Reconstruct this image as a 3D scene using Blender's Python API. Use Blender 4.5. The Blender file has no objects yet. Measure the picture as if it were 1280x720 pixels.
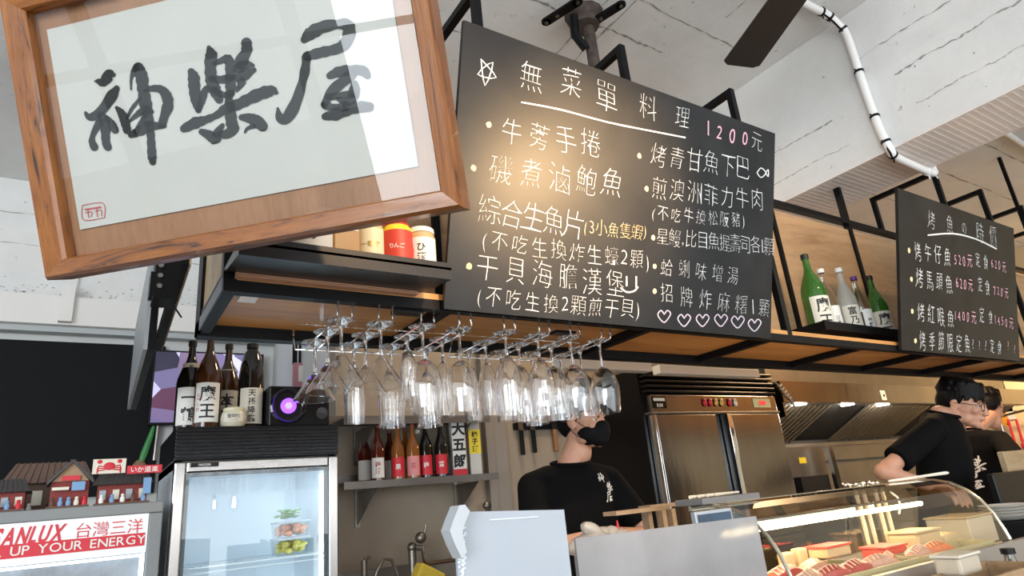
import bpy, bmesh, math, random
from mathutils import Vector, Matrix, Euler
random.seed(7)
PI = math.pi
R = math.radians
SC = bpy.context.scene
COL = SC.collection

# ---------------------------------------------------------------- camera
CZ = 1.35
FPX = 803.0
_vx = Vector((1268, 150, FPX)).normalized()
_vz = Vector((-230, -2360, FPX)).normalized()
_vz = (_vz - _vx * _vx.dot(_vz)).normalized()
_vy = _vz.cross(_vx)
if _vy.z < 0: _vy = -_vy
CAMM = Matrix((_vx, _vy, _vz))          # rows = world axes seen from the camera (x right, y down, z forward)
cam = bpy.data.cameras.new('camera'); camo = bpy.data.objects.new('camera', cam); COL.objects.link(camo)
right = CAMM.col[0]; down = CAMM.col[1]; fwd = CAMM.col[2]
mw = Matrix.Identity(4)
for i in range(3):
    mw[i][0] = right[i]; mw[i][1] = -down[i]; mw[i][2] = -fwd[i]
mw[0][3], mw[1][3], mw[2][3] = 0, 0, CZ
camo.matrix_world = mw
cam.sensor_width = 36; cam.lens = FPX / 1280 * 36; cam.clip_start = .02; cam.clip_end = 200
SC.camera = camo

# ---------------------------------------------------------------- world, lights, exposure
SC.view_settings.view_transform = 'Standard'; SC.view_settings.look = 'None'
SC.view_settings.exposure = 0.40; SC.view_settings.gamma = 1.0
SC.cycles.max_bounces = 24; SC.cycles.transmission_bounces = 24; SC.cycles.transparent_max_bounces = 24; SC.cycles.glossy_bounces = 8
w = bpy.data.worlds.new('sky'); SC.world = w; w.use_nodes = True
bg = w.node_tree.nodes['Background']; bg.inputs[0].default_value = (.80, .90, 1.0, 1); bg.inputs[1].default_value = 1.1

def area(name, loc, target, sx, sy, power, col, spread=180):
    l = bpy.data.lights.new(name, 'AREA'); l.shape = 'RECTANGLE'; l.size = sx; l.size_y = sy; l.energy = power; l.color = col
    l.spread = R(spread)
    o = bpy.data.objects.new(name, l); COL.objects.link(o); o.location = loc
    o.rotation_euler = (Vector(target) - Vector(loc)).to_track_quat('-Z', 'Y').to_euler(); return o
def spot(name, loc, target, power, col, size, blend, rad=.03):
    l = bpy.data.lights.new(name, 'SPOT'); l.energy = power; l.color = col; l.spot_size = R(size); l.spot_blend = blend; l.shadow_soft_size = rad
    o = bpy.data.objects.new(name, l); COL.objects.link(o); o.location = loc
    o.rotation_euler = (Vector(target) - Vector(loc)).to_track_quat('-Z', 'Y').to_euler(); return o
area('daylight_street', (-3.9, -2.7, 1.9), (1, 2, 2.4), 2.6, 2.6, 210, (.88, .95, 1.0))
area('daylight_shopfront', (1.5, -3.9, 1.8), (2, 2, 2.6), 8.5, 2.7, 190, (.93, .97, 1.0))
area('kitchen_warm_light', (2.2, 2.75, 3.3), (2.2, 2.9, 1), .5, .3, 19, (1, .76, .50))
area('kitchen_warm_light', (7.9, 2.4, 2.9), (8.6, 2.6, 1.4), .6, .3, 40, (1, .74, .42))  # unseen warm light added to brighten the far right wall
area('kitchen_warm_light', (5.2, 2.2, 2.9), (5.2, 2.5, 1), .8, .3, 42, (1, .66, .36))
pl_ = bpy.data.lights.new('pendant_light', 'SPOT'); pl_.energy = 210; pl_.color = (1, .64, .31); pl_.shadow_soft_size = .11; pl_.spot_size = R(25); pl_.spot_blend = .45; plo = bpy.data.objects.new('pendant_light', pl_); COL.objects.link(plo); plo.location = (1.88, -.45, 2.20); plo.rotation_euler = (Vector((1.130, 1.13, 2.162)) - plo.location).to_track_quat('-Z', 'Y').to_euler()
spot('track_spot', (.75, -.9, 2.95), (.92, 1.2, 1.92), 260, (1, .66, .36), 34, 1.0, .03)
spot('track_spot', (2.6, .1, 2.9), (2.9, 1.6, 2.1), 26, (1, .70, .42), 60, .7, .03)
spot('counter_spot', (3.6, .3, 2.7), (2.1, 1.2, 1.05), 22, (1, .74, .45), 55, .7, .03)

def ray(px, py):
    return CAMM @ Vector((px - 640, py - 360, FPX))
CP = Vector((0, 0, CZ))
def P(px, py, y=None, x=None, z=None):          # the point of a real plane that shows at this spot of the photo
    r = ray(px, py)
    if y is not None: t = y / r.y
    elif x is not None: t = x / r.x
    else: t = (z - CZ) / r.z
    return CP + r * t
ZR = lambda r: CZ + r

# ---------------------------------------------------------------- materials
MATS = {}
def nodes(name):
    m = bpy.data.materials.new(name); m.use_nodes = True
    nt = m.node_tree; b = nt.nodes['Principled BSDF']; return m, nt, b
def mat(name, col, rough=.5, metal=0, var=.0, scale=8, bump=0, bscale=40, stretch=(1, 1, 1), emit=None, es=0, trans=0, ior=1.45, alpha=1, coat=0, spec=None, dirt=None):
    if name in MATS: return MATS[name]
    m, nt, b = nodes(name); N = nt.nodes; L = nt.links
    b.inputs['Base Color'].default_value = (*col, 1); b.inputs['Roughness'].default_value = rough; b.inputs['Metallic'].default_value = metal
    b.inputs['Transmission Weight'].default_value = trans; b.inputs['IOR'].default_value = ior; b.inputs['Alpha'].default_value = alpha
    b.inputs['Coat Weight'].default_value = coat
    if spec is not None: b.inputs['Specular IOR Level'].default_value = spec
    if emit: b.inputs['Emission Color'].default_value = (*emit, 1); b.inputs['Emission Strength'].default_value = es
    tc = N.new('ShaderNodeTexCoord'); mp = N.new('ShaderNodeMapping'); mp.inputs['Scale'].default_value = stretch
    L.new(tc.outputs['Object'], mp.inputs[0])
    if var:
        n = N.new('ShaderNodeTexNoise'); n.inputs['Scale'].default_value = scale; n.inputs['Detail'].default_value = 6; n.inputs['Roughness'].default_value = .6
        L.new(mp.outputs[0], n.inputs[0])
        r = N.new('ShaderNodeValToRGB'); r.color_ramp.elements[0].position = .3; r.color_ramp.elements[1].position = .7
        lo = dirt if dirt else tuple(c * (1 - var) for c in col)
        r.color_ramp.elements[0].color = (*lo, 1); r.color_ramp.elements[1].color = (*[min(1, c * (1 + var * .5)) for c in col], 1)
        L.new(n.outputs[0], r.inputs[0]); L.new(r.outputs[0], b.inputs['Base Color'])
    if bump:
        n2 = N.new('ShaderNodeTexNoise'); n2.inputs['Scale'].default_value = bscale; n2.inputs['Detail'].default_value = 5
        L.new(mp.outputs[0], n2.inputs[0]); bp = N.new('ShaderNodeBump'); bp.inputs['Strength'].default_value = bump; bp.inputs['Distance'].default_value = .01
        L.new(n2.outputs[0], bp.inputs['Height']); L.new(bp.outputs[0], b.inputs['Normal'])
    MATS[name] = m; return m
def wood(name, c1, c2, c3, axis=0, scale=6, rough=.45, coat=.1, dist=2.5):
    if name in MATS: return MATS[name]
    m, nt, b = nodes(name); N = nt.nodes; L = nt.links
    tc = N.new('ShaderNodeTexCoord'); mp = N.new('ShaderNodeMapping'); s = [1, 1, 1]; s[axis] = .13; mp.inputs['Scale'].default_value = s
    L.new(tc.outputs['Object'], mp.inputs[0])
    n = N.new('ShaderNodeTexNoise'); n.inputs['Scale'].default_value = scale; n.inputs['Detail'].default_value = 8; n.inputs['Roughness'].default_value = .62; n.inputs['Distortion'].default_value = dist
    L.new(mp.outputs[0], n.inputs[0])
    r = N.new('ShaderNodeValToRGB'); e = r.color_ramp.elements; e[0].position = .33; e[0].color = (*c3, 1); e[1].position = .68; e[1].color = (*c1, 1)
    k = e.new(.46 if 'teak' not in name else .42); k.color = (*c2, 1)
    L.new(n.outputs[0], r.inputs[0])
    n2 = N.new('ShaderNodeTexNoise'); n2.inputs['Scale'].default_value = scale * 22; n2.inputs['Detail'].default_value = 3; L.new(mp.outputs[0], n2.inputs[0])
    mx = N.new('ShaderNodeMixRGB'); mx.blend_type = 'MULTIPLY'; mx.inputs[0].default_value = .35; L.new(r.outputs[0], mx.inputs[1]); L.new(n2.outputs[0], mx.inputs[2])
    L.new(mx.outputs[0], b.inputs['Base Color']); b.inputs['Roughness'].default_value = rough; b.inputs['Coat Weight'].default_value = coat
    bp = N.new('ShaderNodeBump'); bp.inputs['Strength'].default_value = .15; bp.inputs['Distance'].default_value = .002; L.new(n2.outputs[0], bp.inputs['Height']); L.new(bp.outputs[0], b.inputs['Normal'])
    MATS[name] = m; return m
def concrete(name, base, line_axis):      # painted board-marked concrete: form lines along one axis, pits, soft stains
    m, nt, b = nodes(name); N = nt.nodes; L = nt.links
    tc = N.new('ShaderNodeTexCoord')
    n = N.new('ShaderNodeTexNoise'); n.inputs['Scale'].default_value = 1.3; n.inputs['Detail'].default_value = 8; n.inputs['Roughness'].default_value = .65; L.new(tc.outputs['Object'], n.inputs[0])
    r = N.new('ShaderNodeValToRGB'); r.color_ramp.elements[0].position = .3; r.color_ramp.elements[1].position = .65
    r.color_ramp.elements[0].color = (*[c * .82 for c in base], 1); r.color_ramp.elements[1].color = (*base, 1); L.new(n.outputs[0], r.inputs[0])
    v = N.new('ShaderNodeTexNoise'); v.inputs['Scale'].default_value = 26; v.inputs['Detail'].default_value = 2; L.new(tc.outputs['Object'], v.inputs[0])
    r2 = N.new('ShaderNodeValToRGB'); r2.color_ramp.elements[0].position = .22; r2.color_ramp.elements[1].position = .29
    r2.color_ramp.elements[0].color = (.35, .33, .30, 1); r2.color_ramp.elements[1].color = (1, 1, 1, 1); L.new(v.outputs[0], r2.inputs[0])
    mx = N.new('ShaderNodeMixRGB'); mx.blend_type = 'MULTIPLY'; mx.inputs[0].default_value = .8; L.new(r.outputs[0], mx.inputs[1]); L.new(r2.outputs[0], mx.inputs[2])
    L.new(mx.outputs[0], b.inputs['Base Color']); b.inputs['Roughness'].default_value = .75
    n3 = N.new('ShaderNodeTexNoise'); n3.inputs['Scale'].default_value = 14; n3.inputs['Detail'].default_value = 9; n3.inputs['Roughness'].default_value = .7; L.new(tc.outputs['Object'], n3.inputs[0])
    bp = N.new('ShaderNodeBump'); bp.inputs['Strength'].default_value = .35; bp.inputs['Distance'].default_value = .012; L.new(n3.outputs[0], bp.inputs['Height']); L.new(bp.outputs[0], b.inputs['Normal'])
    MATS[name] = m; return m
WHITEC = concrete('white_painted_concrete', (.76, .75, .73), 1)
BEAMC = concrete('bounce_lit_concrete', (.90, .81, .75), 1)  # cream brightened to stand in for bounce light on the beam underside
CRACK = mat('crack_grime', (.30, .28, .26), .9)  # dark colour of the ceiling cracks and form lines
BLACK = mat('black_painted_steel', (.004, .004, .0045), .45, .0, var=.3, scale=20, spec=.18)
BLACKP = mat('black_plastic', (.004, .004, .005), .3, spec=.25)
MATTEK = mat('matt_black_board', (.009, .009, .010), .7, spec=.15)
STEEL = mat('brushed_stainless', (.31, .285, .255), .22, 1, var=.22, scale=2.5, bump=.7, bscale=2.6, stretch=(1, 1, .35))
STEELD = mat('dull_stainless', (.25, .23, .205), .42, 1, var=.15, scale=4)
CHROME = mat('chrome', (.82, .82, .82), .08, 1)
PLYL = wood('light_birch_plywood', (.60, .44, .26), (.52, .36, .20), (.40, .26, .13), 0, 5, .5)
PLY = wood('warm_plywood', (.74, .36, .11), (.62, .28, .08), (.44, .17, .045), 0, 5, .42)
PLYB = wood('back_plywood', (.62, .39, .20), (.54, .32, .16), (.40, .22, .10), 0, 4, .5)
FRW = wood('frame_teak_lengthwise', (.31, .108, .018), (.21, .066, .010), (.035, .013, .005), 0, 16, .33, .2, 4.5)
FRWV = wood('frame_teak_upright', (.31, .108, .018), (.21, .066, .010), (.035, .013, .005), 1, 16, .33, .2, 4.5)
MATW = wood('mount_board_veneer', (.34, .165, .085), (.30, .14, .07), (.25, .115, .055), 1, 10, .5, 0, .6)
PAPER = mat('rice_paper', (.43, .412, .395), .8, var=.05, scale=3)
INK = mat('black_ink', (.010, .010, .011), .55)
REDINK = mat('red_seal_ink', (.42, .07, .08), .6)
WHITE = mat('white_paint', (.75, .75, .74), .5)
WALLW = mat('white_plaster_wall', (.66, .66, .64), .7, var=.06, scale=3)
WALLK = mat('kitchen_beige_wall', (.30, .245, .185), .6, var=.12, scale=3)
WALLG = mat('kitchen_grey_wall', (.17, .16, .14), .55, var=.12, scale=3)
WALLY = mat('cream_wall_panel', (.72, .56, .34), .55)
CHALK = mat('white_chalk', (.72, .72, .70), .95, var=.25, scale=300)
CHALKP = mat('pink_chalk', (.80, .42, .50), .95, var=.2, scale=300)
CHALKV = mat('pale_violet_chalk', (.62, .52, .60), .95, var=.2, scale=300)
CHALKY = mat('pale_yellow_chalk', (.82, .66, .36), .95, var=.2, scale=300)
GREENG = mat('green_bottle_glass', (.06, .22, .025), .05, 0, trans=.6, ior=1.5)
CLEARG = mat('clear_glass', (1, 1, 1), .0, 0, trans=1, ior=1.48)
FROSTG = mat('frosted_glass', (.80, .78, .72), .35, 0, trans=.75, ior=1.45)
BROWNG = mat('brown_bottle_glass', (.055, .018, .006), .06, 0, coat=.3)
DARKG = mat('dark_bottle_glass', (.008, .007, .006), .06, 0, coat=.3)
REDG = mat('plum_liquor_bottle', (.08, .012, .006), .07, coat=.3)
ORANGEG = mat('amber_liquor_bottle', (.22, .075, .016), .07, coat=.3)
LABEL = mat('cream_paper_label', (.68, .63, .52), .7)
LABELW = mat('white_paper_label', (.74, .72, .67), .7)
RED = mat('red_print', (.55, .015, .03), .5)
YEL = mat('yellow_print', (.80, .62, .03), .5)
BLU = mat('blue_print', (.16, .30, .50), .6)
GOLD = mat('gold_foil', (.60, .42, .14), .35, .6)
SKIN = mat('skin', (.50, .26, .17), .5, var=.08, scale=30)
SKIN2 = mat('skin_light', (.56, .30, .20), .5, var=.08, scale=30)
HAIR = mat('black_hair', (.003, .0025, .0025), .55, spec=.2)
CLOTH = mat('black_cotton', (.0035, .0035, .004), .85, bump=.25, bscale=25, spec=.1)
MASKM = mat('black_mask_cloth', (.006, .006, .007), .75, bump=.1, bscale=200, spec=.15)
EYEW = mat('eye_white', (.6, .58, .55), .3)
ACR = mat('frosted_white_acrylic', (.47, .51, .56), .22, 0, trans=.35, ior=1.2, var=.05, scale=3, coat=.2)
ACRB = mat('frosted_grey_acrylic', (.37, .355, .35), .18, 0, trans=.3, ior=1.2, var=.18, scale=4, coat=.3)

def tracked(m): return m
def chalkboard(name):
    m, nt, b = nodes(name); N = nt.nodes; L = nt.links; tc = N.new('ShaderNodeTexCoord')
    n = N.new('ShaderNodeTexNoise'); n.inputs['Scale'].default_value = 5; n.inputs['Detail'].default_value = 7; n.inputs['Distortion'].default_value = .8; L.new(tc.outputs['Object'], n.inputs[0])
    r = N.new('ShaderNodeValToRGB'); r.color_ramp.elements[0].position = .35; r.color_ramp.elements[1].position = .8
    r.color_ramp.elements[0].color = (.007, .007, .0075, 1); r.color_ramp.elements[1].color = (.020, .0195, .019, 1); L.new(n.outputs[0], r.inputs[0]); L.new(r.outputs[0], b.inputs['Base Color'])
    b.inputs['Roughness'].default_value = .36; b.inputs['Specular IOR Level'].default_value = .28; MATS[name] = m; return m
BOARD = chalkboard('dusty_chalkboard')

def screenmat():
    m, nt, b = nodes('tv_picture'); N = nt.nodes; L = nt.links; tc = N.new('ShaderNodeTexCoord')
    v = N.new('ShaderNodeTexVoronoi'); v.inputs['Scale'].default_value = 6; v.inputs['Randomness'].default_value = 1; L.new(tc.outputs['Object'], v.inputs[0])
    r = N.new('ShaderNodeValToRGB'); e = r.color_ramp.elements; e[0].position = .1; e[0].color = (.02, .02, .05, 1); e[1].position = .9; e[1].color = (.75, .75, .95, 1)
    for p, c in ((.3, (.25, .22, .45)), (.45, (.10, .02, .05)), (.6, (.5, .48, .8))): k = e.new(p); k.color = (*c, 1)
    sp = N.new('ShaderNodeSeparateColor'); L.new(v.outputs['Color'], sp.inputs[0]); L.new(sp.outputs[0], r.inputs[0])
    L.new(r.outputs[0], b.inputs['Emission Color']); b.inputs['Emission Strength'].default_value = .9; b.inputs['Base Color'].default_value = (.01, .01, .01, 1); b.inputs['Roughness'].default_value = .2
    return m

# ---------------------------------------------------------------- mesh helpers
class MB:
    def __init__(s): s.v = []; s.f = []; s.smooth = []
    def add(s, vs, fs, sm=False):
        n = len(s.v); s.v += [Vector(v) for v in vs]; s.f += [tuple(i + n for i in f) for f in fs]; s.smooth += [sm] * len(fs); return s
    def box(s, x0, x1, y0, y1, z0, z1, M=None, bev=0):
        if bev:
            bm = bmesh.new(); bmesh.ops.create_cube(bm, size=1)
            bmesh.ops.scale(bm, vec=(x1 - x0, y1 - y0, z1 - z0), verts=bm.verts); bmesh.ops.translate(bm, vec=((x0 + x1) / 2, (y0 + y1) / 2, (z0 + z1) / 2), verts=bm.verts)
            bmesh.ops.bevel(bm, geom=bm.edges[:], offset=bev, segments=2, affect='EDGES', profile=.5)
            vs = [v.co.copy() for v in bm.verts]; fs = [[v.index for v in f.verts] for f in bm.faces]; bm.free()
            if M: vs = [M @ v for v in vs]
            return s.add(vs, fs, False)
        vs = [(x, y, z) for x in (x0, x1) for y in (y0, y1) for z in (z0, z1)]
        if M: vs = [M @ Vector(v) for v in vs]
        return s.add(vs, [(0, 1, 3, 2), (4, 6, 7, 5), (0, 4, 5, 1), (2, 3, 7, 6), (0, 2, 6, 4), (1, 5, 7, 3)])
    def hexa(s, A, B):      # two quads joined
        return s.add(list(A) + list(B), [(0, 3, 2, 1), (4, 5, 6, 7), (0, 1, 5, 4), (1, 2, 6, 5), (2, 3, 7, 6), (3, 0, 4, 7)])
    def bar(s, a, b, w, h=None, up=(0, 0, 1)):
        a, b = Vector(a), Vector(b); d = (b - a).normalized(); up = Vector(up)
        if abs(d.dot(up)) > .95: up = Vector((0, 1, 0))
        u = d.cross(up).normalized(); v = u.cross(d).normalized(); h = h or w
        q = lambda p: [p - u * w / 2 - v * h / 2, p + u * w / 2 - v * h / 2, p + u * w / 2 + v * h / 2, p - u * w / 2 + v * h / 2]
        return s.hexa(q(a), q(b))
    def tube(s, pts, r, n=8, closed=False, caps=True):
        pts = [Vector(p) for p in pts]; k = len(pts); rs = r if isinstance(r, (list, tuple)) else [r] * k
        vs = []; fs = []; prev = None
        for i, p in enumerate(pts):
            if closed: t = (pts[(i + 1) % k] - pts[i - 1]).normalized()
            else: t = (pts[min(i + 1, k - 1)] - pts[max(i - 1, 0)]).normalized()
            if prev is None: a = Vector((0, 0, 1)) if abs(t.z) < .9 else Vector((0, 1, 0)); u = t.cross(a).normalized()
            else: u = (prev - t * prev.dot(t)).normalized()
            prev = u; v = t.cross(u)
            for j in range(n): vs.append(p + (u * math.cos(2 * PI * j / n) + v * math.sin(2 * PI * j / n)) * rs[i])
        for i in range(k if closed else k - 1):
            for j in range(n):
                a = i * n + j; b = i * n + (j + 1) % n; c = ((i + 1) % k) * n + (j + 1) % n; d = ((i + 1) % k) * n + j; fs.append((a, b, c, d))
        if caps and not closed: fs.append(tuple(range(n))[::-1]); fs.append(tuple(range((k - 1) * n, k * n)))
        return s.add(vs, fs, True)
    def cyl(s, a, b, r, n=16): return s.tube([a, b], r, n)
    def lathe(s, prof, c=(0, 0, 0), n=24, M=None):
        vs = []; fs = []; k = len(prof); c = Vector(c)
        for r, z in prof:
            for j in range(n): vs.append(Vector((max(r, 1e-5) * math.cos(2 * PI * j / n), max(r, 1e-5) * math.sin(2 * PI * j / n), z)))
        for i in range(k - 1):
            for j in range(n): fs.append((i * n + j, i * n + (j + 1) % n, (i + 1) * n + (j + 1) % n, (i + 1) * n + j))
        if prof[0][0] > 1e-4: fs.append(tuple(range(n))[::-1])
        if prof[-1][0] > 1e-4: fs.append(tuple(range((k - 1) * n, k * n)))
        vs = [(M @ v if M else v) + c for v in vs]
        return s.add(vs, fs, True)
    def sph(s, c, r, M=None, n=16, m=10):
        c = Vector(c); r = (r, r, r) if not isinstance(r, (tuple, list)) else r
        vs = []; fs = []
        for i in range(m + 1):
            t = PI * i / m
            for j in range(n):
                p = 2 * PI * j / n; v = Vector((r[0] * math.sin(t) * math.cos(p), r[1] * math.sin(t) * math.sin(p), r[2] * math.cos(t)))
                vs.append(c + (M @ v if M else v))
        for i in range(m):
            for j in range(n): fs.append((i * n + j, (i + 1) * n + j, (i + 1) * n + (j + 1) % n, i * n + (j + 1) % n))
        return s.add(vs, fs, True)
    def cap(s, a, b, r0, r1):
        s.tube([a, b], [r0, r1], 14); s.sph(a, r0, n=14, m=8); s.sph(b, r1, n=14, m=8); return s
    def prism(s, poly, d):      # planar polygon (3D points) extruded by vector d
        poly = [Vector(p) for p in poly]; n = len(poly); d = Vector(d)
        vs = poly + [p + d for p in poly]
        return s.add(vs, [tuple(range(n)), tuple(range(2 * n - 1, n - 1, -1))] + [(i, i + n, (i + 1) % n + n, (i + 1) % n) for i in range(n)])
    def xf(s, M): s.v = [M @ v for v in s.v]; return s
    def build(s, name, m, parent=None, label=None, fixn=True):
        me = bpy.data.meshes.new(name); me.from_pydata([tuple(v) for v in s.v], [], s.f); me.validate()
        if fixn:
            bm = bmesh.new(); bm.from_mesh(me); bmesh.ops.remove_doubles(bm, verts=bm.verts, dist=1e-6); bmesh.ops.recalc_face_normals(bm, faces=bm.faces)
            for f in bm.faces: f.smooth = any(s.smooth)
            bm.to_mesh(me); bm.free()
            if any(s.smooth):
                try: me.set_sharp_from_angle(angle=R(42))
                except Exception: pass
        me.materials.append(m)
        o = bpy.data.objects.new(name, me); COL.objects.link(o)
        if parent is not None: o.parent = parent
        if label: o['label'] = label
        return o
def thing(name, label, cat, loc=(0, 0, 0), rotz=0, group=None, M=None):
    o = bpy.data.objects.new(name, None); COL.objects.link(o); o.empty_display_size = .05
    if M is not None: o.matrix_world = M
    else: o.location = loc; o.rotation_euler = (0, 0, rotz)
    return tag(o, label, cat, group)
def tag(o, label, cat, group=None):
    o['label'] = label; o['category'] = cat
    if group: o['group'] = group
    return o
def struct(o): o['kind'] = 'structure'; return o

# glyphs --------------------------------------------------------
_gc = {}
def glyph(ch, off=0.0):
    k = (ch, round(off, 4))
    if k in _gc: return _gc[k]
    cu = bpy.data.curves.new('g', 'FONT'); cu.body = ch; cu.offset = off; cu.resolution_u = 3
    ob = bpy.data.objects.new('g', cu); COL.objects.link(ob)
    dg = bpy.context.evaluated_depsgraph_get(); me = bpy.data.meshes.new_from_object(ob.evaluated_get(dg))
    vs = [(v.co.x, v.co.y) for v in me.vertices]; fs = [tuple(p.vertices) for p in me.polygons]
    bpy.data.objects.remove(ob); bpy.data.curves.remove(cu); bpy.data.meshes.remove(me)
    if vs:
        x0 = min(v[0] for v in vs); x1 = max(v[0] for v in vs); y0 = min(v[1] for v in vs); y1 = max(v[1] for v in vs)
        if ord(ch) > 0x2000: cx, cy = (x0 + x1) / 2, (y0 + y1) / 2
        else: cx, cy = (x0 + x1) / 2, .33
        wd = x1 - x0
        vs = [(x - cx, y - cy) for x, y in vs]
    else: wd = .3
    _gc[k] = (vs, fs, wd); return _gc[k]
_gs = {}
def sliced(ch, off):      # the glyph cut into narrow upright strips so that it can bend round a bottle
    k = (ch, round(off, 4))
    if k not in _gs:
        vs, fs, wd = glyph(ch, off); bm = bmesh.new(); bv = [bm.verts.new((x, y, 0)) for x, y in vs]
        for f in fs:
            try: bm.faces.new([bv[i] for i in f])
            except ValueError: pass
        for i in range(-6, 7): bmesh.ops.bisect_plane(bm, geom=bm.verts[:] + bm.edges[:] + bm.faces[:], plane_co=(i * .09, 0, 0), plane_no=(1, 0, 0))
        bm.verts.index_update(); _gs[k] = ([(v.co.x, v.co.y) for v in bm.verts], [tuple(v.index for v in f.verts) for f in bm.faces], wd); bm.free()
    return _gs[k]
def write(mb, text, x, y, size, mapf, off=0., shear=0, sx=1, vertical=False, jitter=0, track=1.08, fit=None):
    """text centred on (x,y) in label coordinates; mapf(a,b) -> 3D"""
    gl = [(sliced if getattr(mapf, 'curved', False) else glyph)(c, off) for c in text]
    if fit: sx = fit / (sum(g[2] + .10 for g in gl) * size)
    if vertical:
        n = len(text); ys = [y + ((n - 1) / 2 - i) * size * track for i in range(n)]; xs = [x] * n
    else:
        adv = [(g[2] + .10) * sx * size for g in gl]; tot = sum(adv); xs = []; c = x - tot / 2
        for a in adv: xs.append(c + a / 2); c += a
        ys = [y] * len(text)
    for g, gx, gy in zip(gl, xs, ys):
        vs = [mapf(gx + (a * sx + b * shear) * size, gy + b * size) for a, b in g[0]]
        mb.add(vs, g[1])

def brush(mb, strokes, mapf, n=10, k=5):
    for st in strokes:
        pts = []
        m = len(st)
        for i in range(m - 1):
            p0 = st[max(i - 1, 0)]; p1 = st[i]; p2 = st[i + 1]; p3 = st[min(i + 2, m - 1)]
            for j in range(k):
                t = j / k
                pts.append(tuple(.5 * ((2 * p1[q]) + (-p0[q] + p2[q]) * t + (2 * p0[q] - 5 * p1[q] + 4 * p2[q] - p3[q]) * t * t + (-p0[q] + 3 * p1[q] - 3 * p2[q] + p3[q]) * t ** 3) for q in range(3)))
        pts.append(st[-1])
        L_, R_ = [], []
        for i, (x, y, wd) in enumerate(pts):
            a = pts[max(i - 1, 0)]; b = pts[min(i + 1, len(pts) - 1)]; dx, dy = b[0] - a[0], b[1] - a[1]; l = math.hypot(dx, dy) or 1
            wob = 1 + .10 * math.sin(i * 1.7 + x)
            nx, ny = -dy / l * wd / 2 * wob, dx / l * wd / 2 * wob; L_.append((x + nx, y + ny)); R_.append((x - nx, y - ny))
        def cap_(i, rev):
            x, y, wd = pts[i]; a = pts[min(max(i + (1 if rev else -1), 0), len(pts) - 1)]; th = math.atan2(y - a[1], x - a[0])
            return [(x + wd / 2 * math.cos(th + s), y + wd / 2 * math.sin(th + s)) for s in [PI / 2 - PI * q / 6 for q in range(7)]]
        vs = [mapf(*p) for p in L_] + [mapf(*p) for p in R_]; nn = len(L_)
        mb.add(vs, [(i, i + 1, i + 1 + nn, i + nn) for i in range(nn - 1)])
        for i, rev in ((0, True), (len(pts) - 1, False)):
            c = cap_(i, rev); mb.add([mapf(pts[i][0], pts[i][1])] + [mapf(*q) for q in c], [(0, q + 1, q + 2) for q in range(6)])

def frame_of(O, u, v):      # plane with origin O, unit axes u (right), v (up)
    n = u.cross(v).normalized()
    M = Matrix.Identity(4)
    for i in range(3): M[i][0] = u[i]; M[i][1] = v[i]; M[i][2] = n[i]; M[i][3] = O[i]
    return M
def plane_loc(M):           # photo spot -> coordinates inside that plane (at height h above it)
    O = M.translation.copy(); u = Vector(M.col[0][:3]); v = Vector(M.col[1][:3]); n = Vector(M.col[2][:3])
    def f(px, py, h=0):
        r = ray(px, py); t = (O + n * h - CP).dot(n) / r.dot(n); q = CP + r * t - O; return q.dot(u), q.dot(v)
    return f

# ================================================================= SETTING
zc = ZR(2.33)
m_ = MB(); m_.box(-4.3, 9.5, -4.3, 5.1, zc, zc + .25); CEIL = struct(m_.build('ceiling', WHITEC))
b_ = MB(); b_.box(3.2, 3.63, -4.2, 4.84, ZR(1.5), zc - .001); b_.build('ceiling_beam', WHITEC, CEIL)
b_ = MB(); b_.box(3.20, 3.63, -4.2, 4.84, ZR(1.494), ZR(1.4995)); b_.build('beam_soffit', BEAMC, CEIL, 'beam underside with bounce light put into its cream colour')
# form lines and cracks: narrow ragged grooves filled with grime, real strips a millimetre proud of the paint
def crackline(mb, a, b, wd, nrm, jit=.012, n=40):
    a, b, nrm = Vector(a), Vector(b), Vector(nrm); d = (b - a).normalized(); s = d.cross(nrm).normalized(); vs = []; off = 0
    for i in range(n + 1):
        off += random.uniform(-jit, jit) * .5; off *= .9
        c = a.lerp(b, i / n) + s * off; ww = wd * random.choice((.15, .4, .7, 1.0, .5, .1)) / 2
        vs += [c - s * ww + nrm * .0012, c + s * ww + nrm * .0012]
    mb.add(vs, [(2 * i, 2 * i + 1, 2 * i + 3, 2 * i + 2) for i in range(n)])
cm = MB()
for (x0, y0, x1, y1, wd) in ((1.95, .9, 1.95, 3.0, .010), (2.09, .6, 2.09, 2.4, .012), (1.2, 1.95, 2.5, 1.95, .02), (1.2, 1.70, 3.1, 1.74, .010), (.8, 2.35, 3.1, 2.3, .02), (2.6, .3, 2.6, 1.6, .006), (3.7, 1.2, 9, 1.2, .012), (3.7, 1.6, 9, 1.6, .012), (3.7, 2.0, 9, 2.0, .02), (3.7, 2.5, 9, 2.5, .012), (.0, 2.0, 1.2, 2.05, .02)):
    crackline(cm, (x0, y0, zc), (x1, y1, zc), wd, (0, 0, -1), n=60)
for z_, y0, y1, wd in ((ZR(2.05), .3, 1.3, .010), (ZR(1.86), .45, 1.15, .014), (ZR(1.80), 1.5, 2.4, .012), (ZR(1.66), .5, 1.1, .005), (ZR(1.62), 1.45, 2.3, .006)):
    crackline(cm, (3.2, y0, z_), (3.2, y1, z_), wd, (-1, 0, 0), n=50)
cm.build('form_line', CRACK, CEIL, 'ragged dark form lines and cracks in the white paint')
rb = MB()
for k in range(70):
    y_ = .6 + k * .03; rb.box(3.215, 3.61, y_, y_ + .010, ZR(1.4932), ZR(1.494))
rb.build('trowel_ridge', BEAMC, CEIL)
fl = MB(); fl.box(-4.3, 9.5, -4.3, 5.1, -.1, 0); struct(fl.build('floor', mat('grey_tile_floor', (.42, .39, .35), .5, var=.15)))
YL, YK = 4.85, 3.4
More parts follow.
